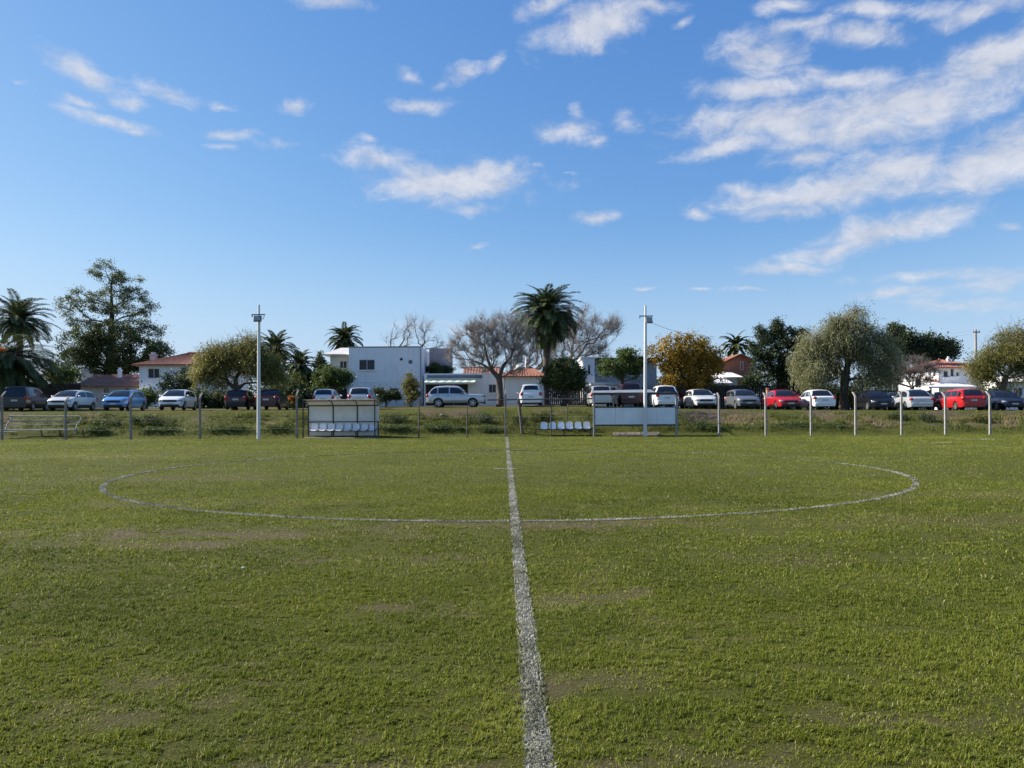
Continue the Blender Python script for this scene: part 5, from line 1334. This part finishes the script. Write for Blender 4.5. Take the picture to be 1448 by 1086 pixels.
def bare_tree(name, label, xb, Y, top, blobs, ntip, ntw, r0, m, bark='bark_grey', group=None, tl=.8, depth=.9):
    tp = trunk_path(xb, Y, *top); B = pxblobs(Y, blobs, depth); root = thing(name, (tp[0][0], Y, tp[0][2] + .15), label, 'tree', group)
    C = in_blobs(B, ntip, .5); arr, par, cnt, tips = skeleton(tp, C, .7)
    (V, Fc), r = branch_mesh(arr, par, cnt, r0, .011, .66); npmesh('trunk', V, Fc, M[bark], root, smooth=True)
    i = np.where((cnt < 14) & (par >= 2))[0]
    def twigs(A0, D0, n, lo, hi, ra, rb):
        j = rng.integers(0, len(A0), n); d = D0[j] + unit(n) * .75 + np.array([0, 0, .32]); d /= np.linalg.norm(d, axis=1, keepdims=True)
        l = rng.uniform(lo, hi, n)[:, None]; mid = A0[j] + d * l * .5; d2 = d + rng.normal(0, .22, d.shape) + np.array([0, 0, .1]); d2 /= np.linalg.norm(d2, axis=1, keepdims=True); end = mid + d2 * l * .5
        return merge([frustums(A0[j], mid, ra, (ra + rb) / 2, 3), frustums(mid, end, (ra + rb) / 2, rb, 3)]), mid, end, d2
    dirs = arr[i] - arr[par[i]]; dirs /= np.linalg.norm(dirs, axis=1, keepdims=True) + 1e-9; u = rng.uniform(0, 1, len(i))[:, None]
    base = arr[par[i]] * (1 - u) + arr[i] * u
    m1, mid, end, d2 = twigs(base, dirs, ntw, .4 * tl, 1.1 * tl, .0095, .0055)
    m2, *_ = twigs(np.concatenate([mid, end]), np.concatenate([d2, d2]), ntw * 2, .2 * tl, .6 * tl, .0065, .0035)
    V, Fc = merge([m1, m2]); npmesh('bare_crown', V, Fc, m, root)
    return root

def palm(name, label, xb, Y, xc, yc, rpx, nfr, hi=86, group=None, leaf='palm', tr=.26, lo=-55, fruit=0, dry=0, wd=.032, npair=72, skirt=True, yb=575, crown_z=.0):
    c = np.array(at(xc, yc, Y)); Lf = rpx * Y / F
    p = np.array(at(xb, yb, Y)); p[2] = gzf(p[0], Y)
    root = thing(name, tuple(p), label, 'palm tree', group)
    pts = [Vector(p) + (Vector(c) - Vector(p)) * t + Vector((.12 * math.sin(t * 3), 0, -.15 if t == 0 else 0)) for t in np.linspace(0, 1, 40)]
    rad = [tr * (1.25 if i == 0 else 1) * (1 + .09 * (i % 2)) * (1 + .35 * max(0, (i - 33) / 6)) for i in range(40)]
    mb = MB(); mb.tube(pts, rad, 12); mb.build('trunk', M['palm_bark'], root, smooth=60)
    parts = []; tints = []; rach = []
    for i in range(nfr):
        q = (i + .5) / nfr; e0 = R(hi - (hi - lo) * q ** .9 + random.uniform(-7, 7)); ph = i * 2.39996 + random.uniform(-.2, .2)
        ln = Lf * random.uniform(.85, 1.1) * (1.08 if q < .6 else .95); dr = R(random.uniform(60, 95)) * (1.0 if e0 > R(15) else (.75 if e0 > R(-15) else .4))
        T = np.linspace(0, 1, npair + 1); ee = e0 - dr * T ** 1.3; h = np.array([math.cos(ph), math.sin(ph), 0])
        step = ln / npair; d = np.cos(ee)[:, None] * h + np.sin(ee)[:, None] * np.array([0, 0, 1.]); P = c + np.cumsum(d * step, 0) - d[0] * step * .3 + np.array([0, 0, .1])
        rach.append((P[:-1], P[1:], .028 * (1 - T[:-1] * .8), .028 * (1 - T[1:] * .8)))
        sd = np.cross(d, np.array([0, 0, 1.])); nn = np.linalg.norm(sd, axis=1, keepdims=True); sd = np.where(nn > 1e-3, sd / np.maximum(nn, 1e-6), np.array([[-h[1], h[0], 0]])); upv = np.cross(sd, d)
        ll = ln * .185 * np.sin(np.pi * (.12 + .80 * T)) ** .7
        for s in (-1, 1):
            a = sd * s * .74 + d * .66 + upv * (.14 + .1 * random.random()) + rng.normal(0, .07, sd.shape) + np.array([0, 0, -.14]); a /= np.linalg.norm(a, axis=1, keepdims=True)
            nrm = np.cross(a, d); nrm /= np.linalg.norm(nrm, axis=1, keepdims=True) + 1e-9; wv = np.cross(nrm, a)
            k = T > .07; V, Fc = leaf_quads((P + a * (ll * .5)[:, None])[k], a[k], wv[k], (ll * .5)[k], wd); parts.append((V, Fc))
            tints.append(np.full(len(V), min(1, max(0, random.uniform(.15, .6) + (.25 if q > .85 else 0)))) + rng.normal(0, .06, len(V)))
    V, Fc = merge(parts); npmesh('fronds', V, Fc, LM[leaf], root, attrs={'tint': np.concatenate(tints).clip(0, 1)})
    A = np.concatenate([r[0] for r in rach]); Bq = np.concatenate([r[1] for r in rach]); V, Fc = frustums(A, Bq, np.concatenate([r[2] for r in rach]), np.concatenate([r[3] for r in rach]), 4); npmesh('frond_stems', V, Fc, M['palm_bark'], root)
    if fruit:
        C = c + np.array([0, -.2, -.2]) + rng.normal(0, 1, (fruit, 3)) * np.array([.7, .4, .2]) + np.array([.55, -2.3, 1.1]); V, Fc, t = clump_leaves(C, 60, .22, .07, .8); npmesh('fruit_clusters', V, Fc, LM['flower'], root, attrs={'tint': t})
    return root

# --- palms
palm('date_palm', 'big dark date palm with orange fruit clusters at far left', 3, 58, -3, 510, 80, 150, hi=48, lo=-46, fruit=11, tr=.34)
palm('date_palm', 'taller date palm rising behind the fruiting one at far left', 26, 76, 27, 455, 46, 90, hi=82, lo=-40, tr=.28)
palm('date_palm', 'tallest date palm with full round crown beside the bare trees', 770, 65, 772.5, 447, 51, 190, lo=-76, tr=.32, dry=1)
palm('date_palm', 'small round date palm rising behind the white block house', 487, 92, 487, 481, 27, 90, lo=-50, tr=.3)
palm('date_palm', 'date palm peeping over the olive tree right of the left floodlight pole', 389, 68, 389, 497, 33, 70, lo=-35, tr=.25)
palm('date_palm', 'low dark palm between the left floodlight pole and the block house', 424, 66, 424, 519, 30, 60, lo=-50, tr=.25)
palm('feather_palm', 'thin feather palm between the yellow tree and the dark conifer', 1041, 76, 1041, 490, 24, 34, lo=-40, tr=.14, wd=.075)
# --- far left
leafy_tree('tall_tree', 'tall airy grey-green tree with open crown above the low tiled house', 157, 87, (158, 398), [
    (150, 383, 24, 16), (178, 398, 22, 18), (120, 424, 26, 16), (95, 432, 14, 14), (150, 425, 30, 20), (195, 425, 18, 20), (178, 450, 30, 22), (212, 440, 14, 12), (120, 455, 24, 12), (215, 470, 22, 16), (225, 488, 14, 8)], 240, 85, .48, .095, 'euca', .36, 'bark_dark', shell=1.0, depth=.7, n=9, free=4)
leafy_tree('broad_tree', 'broad dark evergreen tree standing under the tall airy tree', 150, 84, (152, 505), [(125, 490, 36, 28), (158, 476, 34, 24), (185, 500, 36, 28), (140, 520, 52, 22), (105, 500, 20, 22), (190, 522, 34, 16), (222, 498, 18, 14)], 270, 130, .60, .12, 'ivy', .4, 'bark_dark')
for x, y, rx, ry, Y, lf, lb in ((85, 522, 22, 20, 70, 'dark', 'dark bush between the palms and the shed at far left'), (88, 528, 16, 12, 66, 'green', 'sunlit pale green bush beside the dark board fence at left'), (254, 540, 24, 21, 63, 'dark', 'dark spiky shrub before the white two-storey house'), (207, 560, 12, 10, 60, 'green', 'small leafy bush between the blue and the white hatchback'),
        (436, 537, 34, 15, 67, 'dark', 'dark garden bush left of the block house'), (414, 545, 26, 14, 63, 'lime', 'yellow-green bush under the low dark palm'), (455, 552, 24, 12, 62.5, 'green', 'leafy bush under the small round tree by the block house'), (398, 560, 20, 10, 61, 'green', 'low bush right of the maroon sedan')):
    leafy_tree('shrub', lb, x, Y, (x, y + ry * .4), [(x, y, rx, ry), (x - rx * .4, y + ry * .4, rx * .6, ry * .6), (x + rx * .4, y + ry * .4, rx * .6, ry * .6)], int(20 + rx * ry * .06), 90, .42, .095, lf, .08, 'bark_dark', cat='shrub', group='garden shrubs')
def hedge(label, xa, xb, yt, Y, leaf='dark', dep=1.0, n=70):
    x0, x1 = wx(xa, Y), wx(xb, Y); z0 = gzf((x0 + x1) / 2, Y); z1 = wz(yt, Y, (xa + xb) / 2)
    C = np.stack([rng.uniform(x0, x1, n), Y + rng.uniform(-.5, .5, n) * dep, z0 + (z1 - z0) * rng.uniform(.02, .92, n) ** .8], 1)
    V, Fc, t = clump_leaves(C, 110, .48, .095); V[:, 2] = np.maximum(V[:, 2], z0 - .2)
    tag(npmesh('hedge', V, Fc, LM[leaf], attrs={'tint': t}, origin=((x0 + x1) / 2, Y, z0)), label, 'hedge', 'garden hedges')
hedge('dark hedge behind the maroon hatchback and olive tree', 266, 322, 556, 60.5, 'dark')
hedge('dark clipped hedge right of the maroon sedan', 396, 440, 549, 62, 'dark', n=50)
hedge('dark hedge left of the pale olive tree at far right', 1385, 1420, 549, 61.5, 'ivy', n=50)
hedge('hedge behind the yellow tree and right floodlight pole', 905, 990, 552, 61, 'dark', n=80)
hedge('green hedge behind the willow trunk', 1140, 1215, 548, 61, 'ivy', n=80)
# olive feathery tree
spray_tree('feathery_tree', 'round olive feathery tree right of the white hatchback, with bare twigs on top', 332, 54, (333, 535), [(335, 508, 50, 20), (302, 514, 30, 20), (366, 514, 32, 20), (350, 496, 34, 15), (332, 522, 52, 10), (390, 522, 14, 16), (286, 530, 16, 12), (310, 538, 16, 7), (376, 537, 22, 8)], 210, 42, .95, .18, .08, 'olive', .22, up=.1, twigs=420)
# before the block house
leafy_tree('round_tree', 'small leafy round tree at the left wing of the block house', 471, 61, (471, 548), [(470, 534, 24, 13), (458, 538, 14, 10), (484, 536, 14, 11)], 80, 110, .36, .085, 'green', .14)
leafy_tree('cypress', 'thin dark cypress tip left of the block house', 452, 74, (452, 520), [(452, 507, 4, 14), (452, 518, 8, 14), (458, 520, 8, 9)], 40, 90, .32, .09, 'dark', .1, 'bark_dark')
leafy_tree('shrub', 'tall narrow shrub against the right end of the block house', 581, 61.5, (582, 555), [(581, 548, 10, 17), (583, 560, 10, 12), (577, 538, 5, 10)], 45, 90, .34, .085, 'olive', .08, cat='shrub', group='garden shrubs')
leafy_tree('shrub', 'spreading shrub under the lower windows of the block house', 545, 62.5, (545, 562), [(540, 560, 14, 9), (557, 558, 11, 9), (533, 553, 5, 9)], 36, 80, .36, .085, 'ivy', .07, cat='shrub', group='garden shrubs')
V, Fc, t = clump_leaves(np.stack([rng.uniform(wx(599, 69), wx(642, 69), 46), rng.uniform(68.6, 69.2, 46), rng.uniform(wz(527, 69), wz(519, 69), 46)], 1), 80, .3, .08)
tag(npmesh('creeper', V, Fc, LM['dark'], attrs={'tint': t}, origin=(wx(620, 69), 69, wz(527, 69))), 'dark creeper growing along the garage roof edge', 'creeper')
V, Fc, t = clump_leaves(np.stack([rng.normal(wx(617, 68.3), .16, 9), rng.normal(68.25, .12, 9), rng.uniform(wz(525, 68.3), wz(514, 68.3), 9)], 1), 90, .27, .08)
tag(npmesh('roof_plant', V, Fc, LM['green'], attrs={'tint': t}, origin=(wx(617, 68.3), 68.3, wz(526, 68.3))), 'bright green potted plant on the garage roof', 'plant')
# bare trees
bare_tree('bare_tree', 'thin bare tree rising behind the left half of the block house roof', 552, 92, (556, 500), [(558, 478, 14, 18), (575, 470, 14, 20)], 34, 260, .16, TWIGM, group='bare winter trees', tl=1.1)
bare_tree('bare_tree', 'thin bare tree rising behind the right half of the block house roof', 596, 92, (596, 500), [(592, 468, 12, 20), (604, 474, 16, 20), (618, 486, 10, 10)], 40, 300, .16, TWIGM, group='bare winter trees', tl=1.1)
bare_tree('bare_tree', 'wide pale bare tree with trunk standing before the small tiled house', 707, 59.5, (706, 535), [(700, 478, 38, 34), (668, 492, 32, 32), (728, 495, 34, 36), (700, 506, 46, 24), (648, 500, 18, 24), (715, 465, 24, 18), (680, 470, 26, 18), (735, 470, 20, 20)], 360, 5200, .25, TWIGM, group='bare winter trees', bark='bark')
bare_tree('bare_tree', 'tall bare tree right of the tallest date palm', 802, 72, (806, 525), [(818, 462, 26, 30), (850, 478, 26, 28), (800, 488, 26, 26), (835, 500, 32, 16), (866, 465, 10, 14)], 280, 3000, .30, TWIGM, group='bare winter trees', tl=1.0)
bare_tree('bare_tree', 'dense grey bare tree behind the trunk of the tallest date palm', 748, 74, (750, 530), [(745, 490, 26, 24), (768, 500, 22, 22), (790, 505, 18, 18)], 150, 1300, .26, TWIGB, group='bare winter trees')
# right of the palm
leafy_tree('round_tree', 'dense round green tree right of the small tiled house', 797, 58, (797, 545), [(797, 528, 27, 18), (782, 532, 16, 14), (812, 532, 16, 14), (798, 516, 16, 8), (806, 544, 18, 8)], 150, 120, .40, .09, 'ivy', .2)
leafy_tree('slim_tree', 'light green open tree before the grey flat-roofed house', 880, 59.5, (880, 540), [(872, 518, 22, 16), (892, 512, 18, 18), (858, 524, 16, 12), (902, 524, 10, 12), (885, 500, 14, 8)], 100, 75, .40, .085, 'green', .15, shell=.7)
leafy_tree('autumn_tree', 'golden autumn tree right of the right floodlight pole', 967, 58, (966, 540), [(965, 492, 36, 18), (935, 497, 20, 16), (995, 498, 26, 18), (975, 515, 42, 14), (945, 515, 22, 10), (1005, 518, 18, 14), (960, 534, 26, 12), (985, 540, 22, 12), (948, 543, 14, 10)], 190, 85, .42, .088, 'gold', .26, 'bark_dark', shell=.75)
leafy_tree('autumn_tree', 'olive-green lower crown behind the golden autumn tree', 984, 60.5, (982, 540), [(990, 515, 34, 20), (965, 522, 34, 18), (985, 540, 34, 14)], 110, 100, .45, .09, 'olive', .2, 'bark_dark')
# dark conifer: irregular tiers
leafy_tree('conifer', 'tall dark ragged conifer above the red sedan', 1102, 63, (1102, 500), [(1103, 452, 5, 10), (1098, 464, 12, 10), (1112, 472, 16, 10), (1085, 478, 16, 10), (1075, 468, 5, 9), (1124, 484, 14, 12), (1136, 468, 4, 6), (1098, 490, 30, 16), (1078, 500, 18, 14), (1100, 512, 36, 18), (1085, 530, 30, 16), (1118, 535, 24, 16), (1062, 540, 14, 10), (1064, 492, 8, 8)], 320, 90, .36, .10, 'dark', .30, 'bark_dark', shell=.7, aspect=.35)
# weeping willow
spray_tree('willow', 'large grey-green weeping willow above the white and black sedans', 1194, 57, (1198, 520), [(1208, 446, 10, 12), (1205, 462, 18, 12), (1176, 466, 14, 12), (1180, 484, 20, 12), (1152, 486, 18, 14), (1138, 506, 16, 16), (1236, 474, 14, 12), (1256, 494, 16, 14), (1196, 490, 26, 18), (1220, 500, 30, 16), (1170, 512, 28, 14), (1244, 515, 20, 12), (1145, 525, 20, 14, -1), (1172, 526, 24, 9), (1235, 530, 22, 10, -1)], 170, 48, 1.9, .30, .09, 'willow', .34, up=.35, twigs=420, step=.12, aspect=.24, bark='bark')
leafy_tree('broad_tree', 'dark umbrella-crowned tree behind the willow', 1300, 88, (1300, 505), [(1290, 490, 24, 12), (1310, 484, 20, 9), (1275, 480, 16, 14), (1330, 496, 22, 12), (1342, 490, 10, 8), (1300, 503, 44, 14), (1262, 490, 12, 22)], 190, 110, .7, .14, 'dark', .35, 'bark_dark')
leafy_tree('slim_tree', 'slender tree tip standing out above the right shoulder of the willow', 1269, 70, (1268, 500), [(1266, 466, 9, 9), (1274, 462, 5, 6), (1266, 482, 9, 12)], 30, 80, .34, .095, 'ivy', .1, 'bark_dark', shell=.8)
bare_tree('bare_tree', 'low pinkish-grey bare tree left of the sunlit white house', 1292, 61.5, (1290, 548), [(1290, 522, 26, 18), (1272, 530, 20, 18), (1308, 530, 18, 16)], 200, 2300, .16, TWIGB, group='bare winter trees', tl=.65)
spray_tree('feathery_tree', 'wide olive feathery tree with leaning pale limbs at the right edge', 1416, 57, (1422, 535), [(1420, 505, 40, 22), (1395, 518, 28, 18), (1448, 500, 40, 24), (1440, 480, 26, 14), (1470, 515, 36, 26), (1410, 528, 36, 12)], 190, 36, 1.1, .19, .08, 'olive', .24, up=.15, twigs=380, bark='bark_grey')
# flowers beside the dugout
leafy_tree('flower_bush', 'orange-flowering bush behind the left end of the seated dugout', 417, 51.5, (417, 572), [(417, 568, 9, 7)], 16, 60, .22, .06, 'green', .03, cat='shrub')
fb = bpy.data.objects['flower_bush']; C = in_blobs(pxblobs(51.3, [(415, 565, 8, 5)]), 14); V, Fc, t = clump_leaves(C, 22, .09, .045, .8); npmesh('blossoms', V, Fc, LM['flower'], fb, attrs={'tint': t})
# pruned stump by the red sedan
p = at(1087, 565, 55.5); z = gzf(p.x, 55.5); mb = MB(); mb.tube([(p.x, 55.5, z - .1), (p.x - .05, 55.5, z + .8), (p.x - .10, 55.5, z + 1.65)], [.17, .13, .12], 9); mb.tube([(p.x - .03, 55.5, z + .8), (p.x + .16, 55.45, z + 1.15), (p.x + .20, 55.45, z + 1.4)], [.09, .07, .06], 8)
tag(mb.build('pruned_stump', mat('bare_stump_wood', (.46, .27, .17), .9, .25, 5, bump=.4, stretch=(2, 2, .4)), origin=(p.x, 55.5, z), smooth=50), 'sunlit peach-coloured pruned stump behind the left end of the red sedan', 'stump')
# weeds that stand out on the bank; ledge clumps added for its shade
for x, y, Y, rx, ry, lf, lb in ((1310, 594, 47.5, 9, 8, 'dark', 'dark round weed clump on the bank below the silver rounded sedan'), (735, 596, 46.5, 9, 13, 'ivy', 'tangled bush around the timber leg of the pipe frame'), (560, 594, 47.3, 24, 8, 'ivy', 'dark bramble on the bank right of the seated dugout'), (680, 593, 47.5, 18, 9, 'ivy', 'dark bramble on the bank between the thin short post and the halfway post'),
        (215, 594, 47.4, 34, 7, 'ivy', 'long low bramble on the bank below the white hatchback'), (760, 588, 47.6, 16, 10, 'lime', 'bright weeds on the bank left of the open seat row'), (1268, 592, 47.8, 14, 6, 'ivy', 'weeds on the bank below the black sedan'), (150, 600, 46.6, 22, 5, 'ivy', 'low bramble on the ledge below the blue hatchback'),
        (135, 608, 45.3, 20, 4, 'green', 'dark growth added for ledge shade just right of the pipe bench'), (225, 609, 45.3, 30, 4, 'green', 'dark growth added for ledge shade right of the post before the blue hatchback'), (320, 608, 45.3, 30, 4, 'green', 'dark growth added for ledge shade left of the left floodlight pole'), (395, 608, 45.3, 18, 4, 'green', 'dark growth added for ledge shade right of the left floodlight pole'), (562, 609, 45.3, 26, 4, 'green', 'dark growth added for ledge shade just right of the seated dugout'), (630, 609, 45.3, 30, 4, 'green', 'dark growth added for ledge shade below the silver off-roader'), (692, 609, 45.3, 16, 4, 'green', 'dark growth added for ledge shade left of the halfway post'), (798, 611, 45.4, 36, 4, 'green', 'dark growth added for ledge shade under the six open seats'), (1000, 610, 45.4, 30, 4, 'green', 'dark growth added for ledge shade below the brushwood heap'), (1120, 609, 45.6, 26, 4, 'green', 'dark growth added for ledge shade below the red sedan'), (1180, 608, 45.6, 24, 4, 'green', 'dark growth added for ledge shade below the white sedan'), (1385, 592, 47.6, 18, 6, 'olive', 'dull weeds on the bank below the red wagon')):
    B = pxblobs(Y, [(x, y, rx, ry)]); C = in_blobs(B, int(12 + rx * ry * .1)); C[:, 2] = np.maximum(C[:, 2], gz(C[:, 0], C[:, 1]) + .05); C[:, 2] = np.minimum(C[:, 2], gz(C[:, 0], C[:, 1]) + .45)
    V, Fc, t = clump_leaves(C, 70, .22, .05, .4); V[:, 2] = np.maximum(V[:, 2], gz(V[:, 0], V[:, 1]) - .02); p = at(x, y, Y)
    tag(npmesh('bramble', V, Fc, LM[lf], attrs={'tint': t}, origin=(p.x, Y, gzf(p.x, Y))), lb, 'bramble', 'weed clumps on the bank')
# heap of cut brushwood
n = 900; xx = rng.uniform(wx(967, 47.6), wx(1014, 47.6), n); yy = rng.uniform(46.8, 49.2, n); A = np.stack([xx, yy, gz(xx, yy) + rng.uniform(0, .16, n)], 1); d = unit(n) * np.array([1, .7, .35]); V, Fc = frustums(A, A + d * rng.uniform(.2, .8, n)[:, None], .012, .007, 3)
tag(npmesh('brush_heap', V, Fc, LM['twig'], origin=(wx(990, 48), 48, gzf(wx(990, 48), 48))), 'heap of cut grey brushwood on the bank below the small silver hatchback', 'brush heap')
# far wood closing the view
n = 900; xx = rng.uniform(-110, 120, n); yy = rng.uniform(112, 128, n); hh = 3.2 + 3.2 * vnoise(xx, yy * 0, 9, 71) + 1.2 * vnoise(xx, yy * 0, 2.5, 72); C = np.stack([xx, yy, 2 + hh * rng.uniform(0, 1, n) ** .7], 1); V, Fc, t = clump_leaves(C, 55, 1.3, .26)
tag(npmesh('far_wood', V, Fc, LM['dark'], attrs={'tint': t}), 'dark wood far behind the houses', 'wood', kind='stuff')
# utility pole
p = at(1380, 540, 92); z = gzf(p.x, 92); zt = wz(466, 92, 1380); up = thing('utility_pole', (p.x, 92, z), 'pale concrete utility pole with crossarm above the sunlit white house', 'utility pole')
mb = MB(); mb.tube([(p.x, 92, z - .2), (p.x, 92, zt)], [.2, .13], 10); mb.build('pole', M['concrete'], up, smooth=50)
mb = MB(); mb.box(p.x - .42, p.x + .42, 91.8, 91.88, zt - .42, zt - .28); [mb.tube([(p.x + s, 91.84, zt - .28), (p.x + s, 91.84, zt - .1)], .05, 8) for s in (-.36, .36)]; mb.build('crossarm', M['concrete_dark'], up)
for k, (dz, lb) in enumerate(((0, 'upper power line leaving the utility pole to the left'), (-.4, 'lower power line leaving the utility pole to the left'))):
    a = Vector((p.x - .36, 91.84, zt - .12 + dz)); b = Vector((p.x - 26, 104, zt - .6 + dz)); wire('power_line', [a.lerp(b, t) - Vector((0, 0, 3.2 * t * (1 - t))) for t in np.linspace(0, 1, 12)], .008, lb, 'power line')
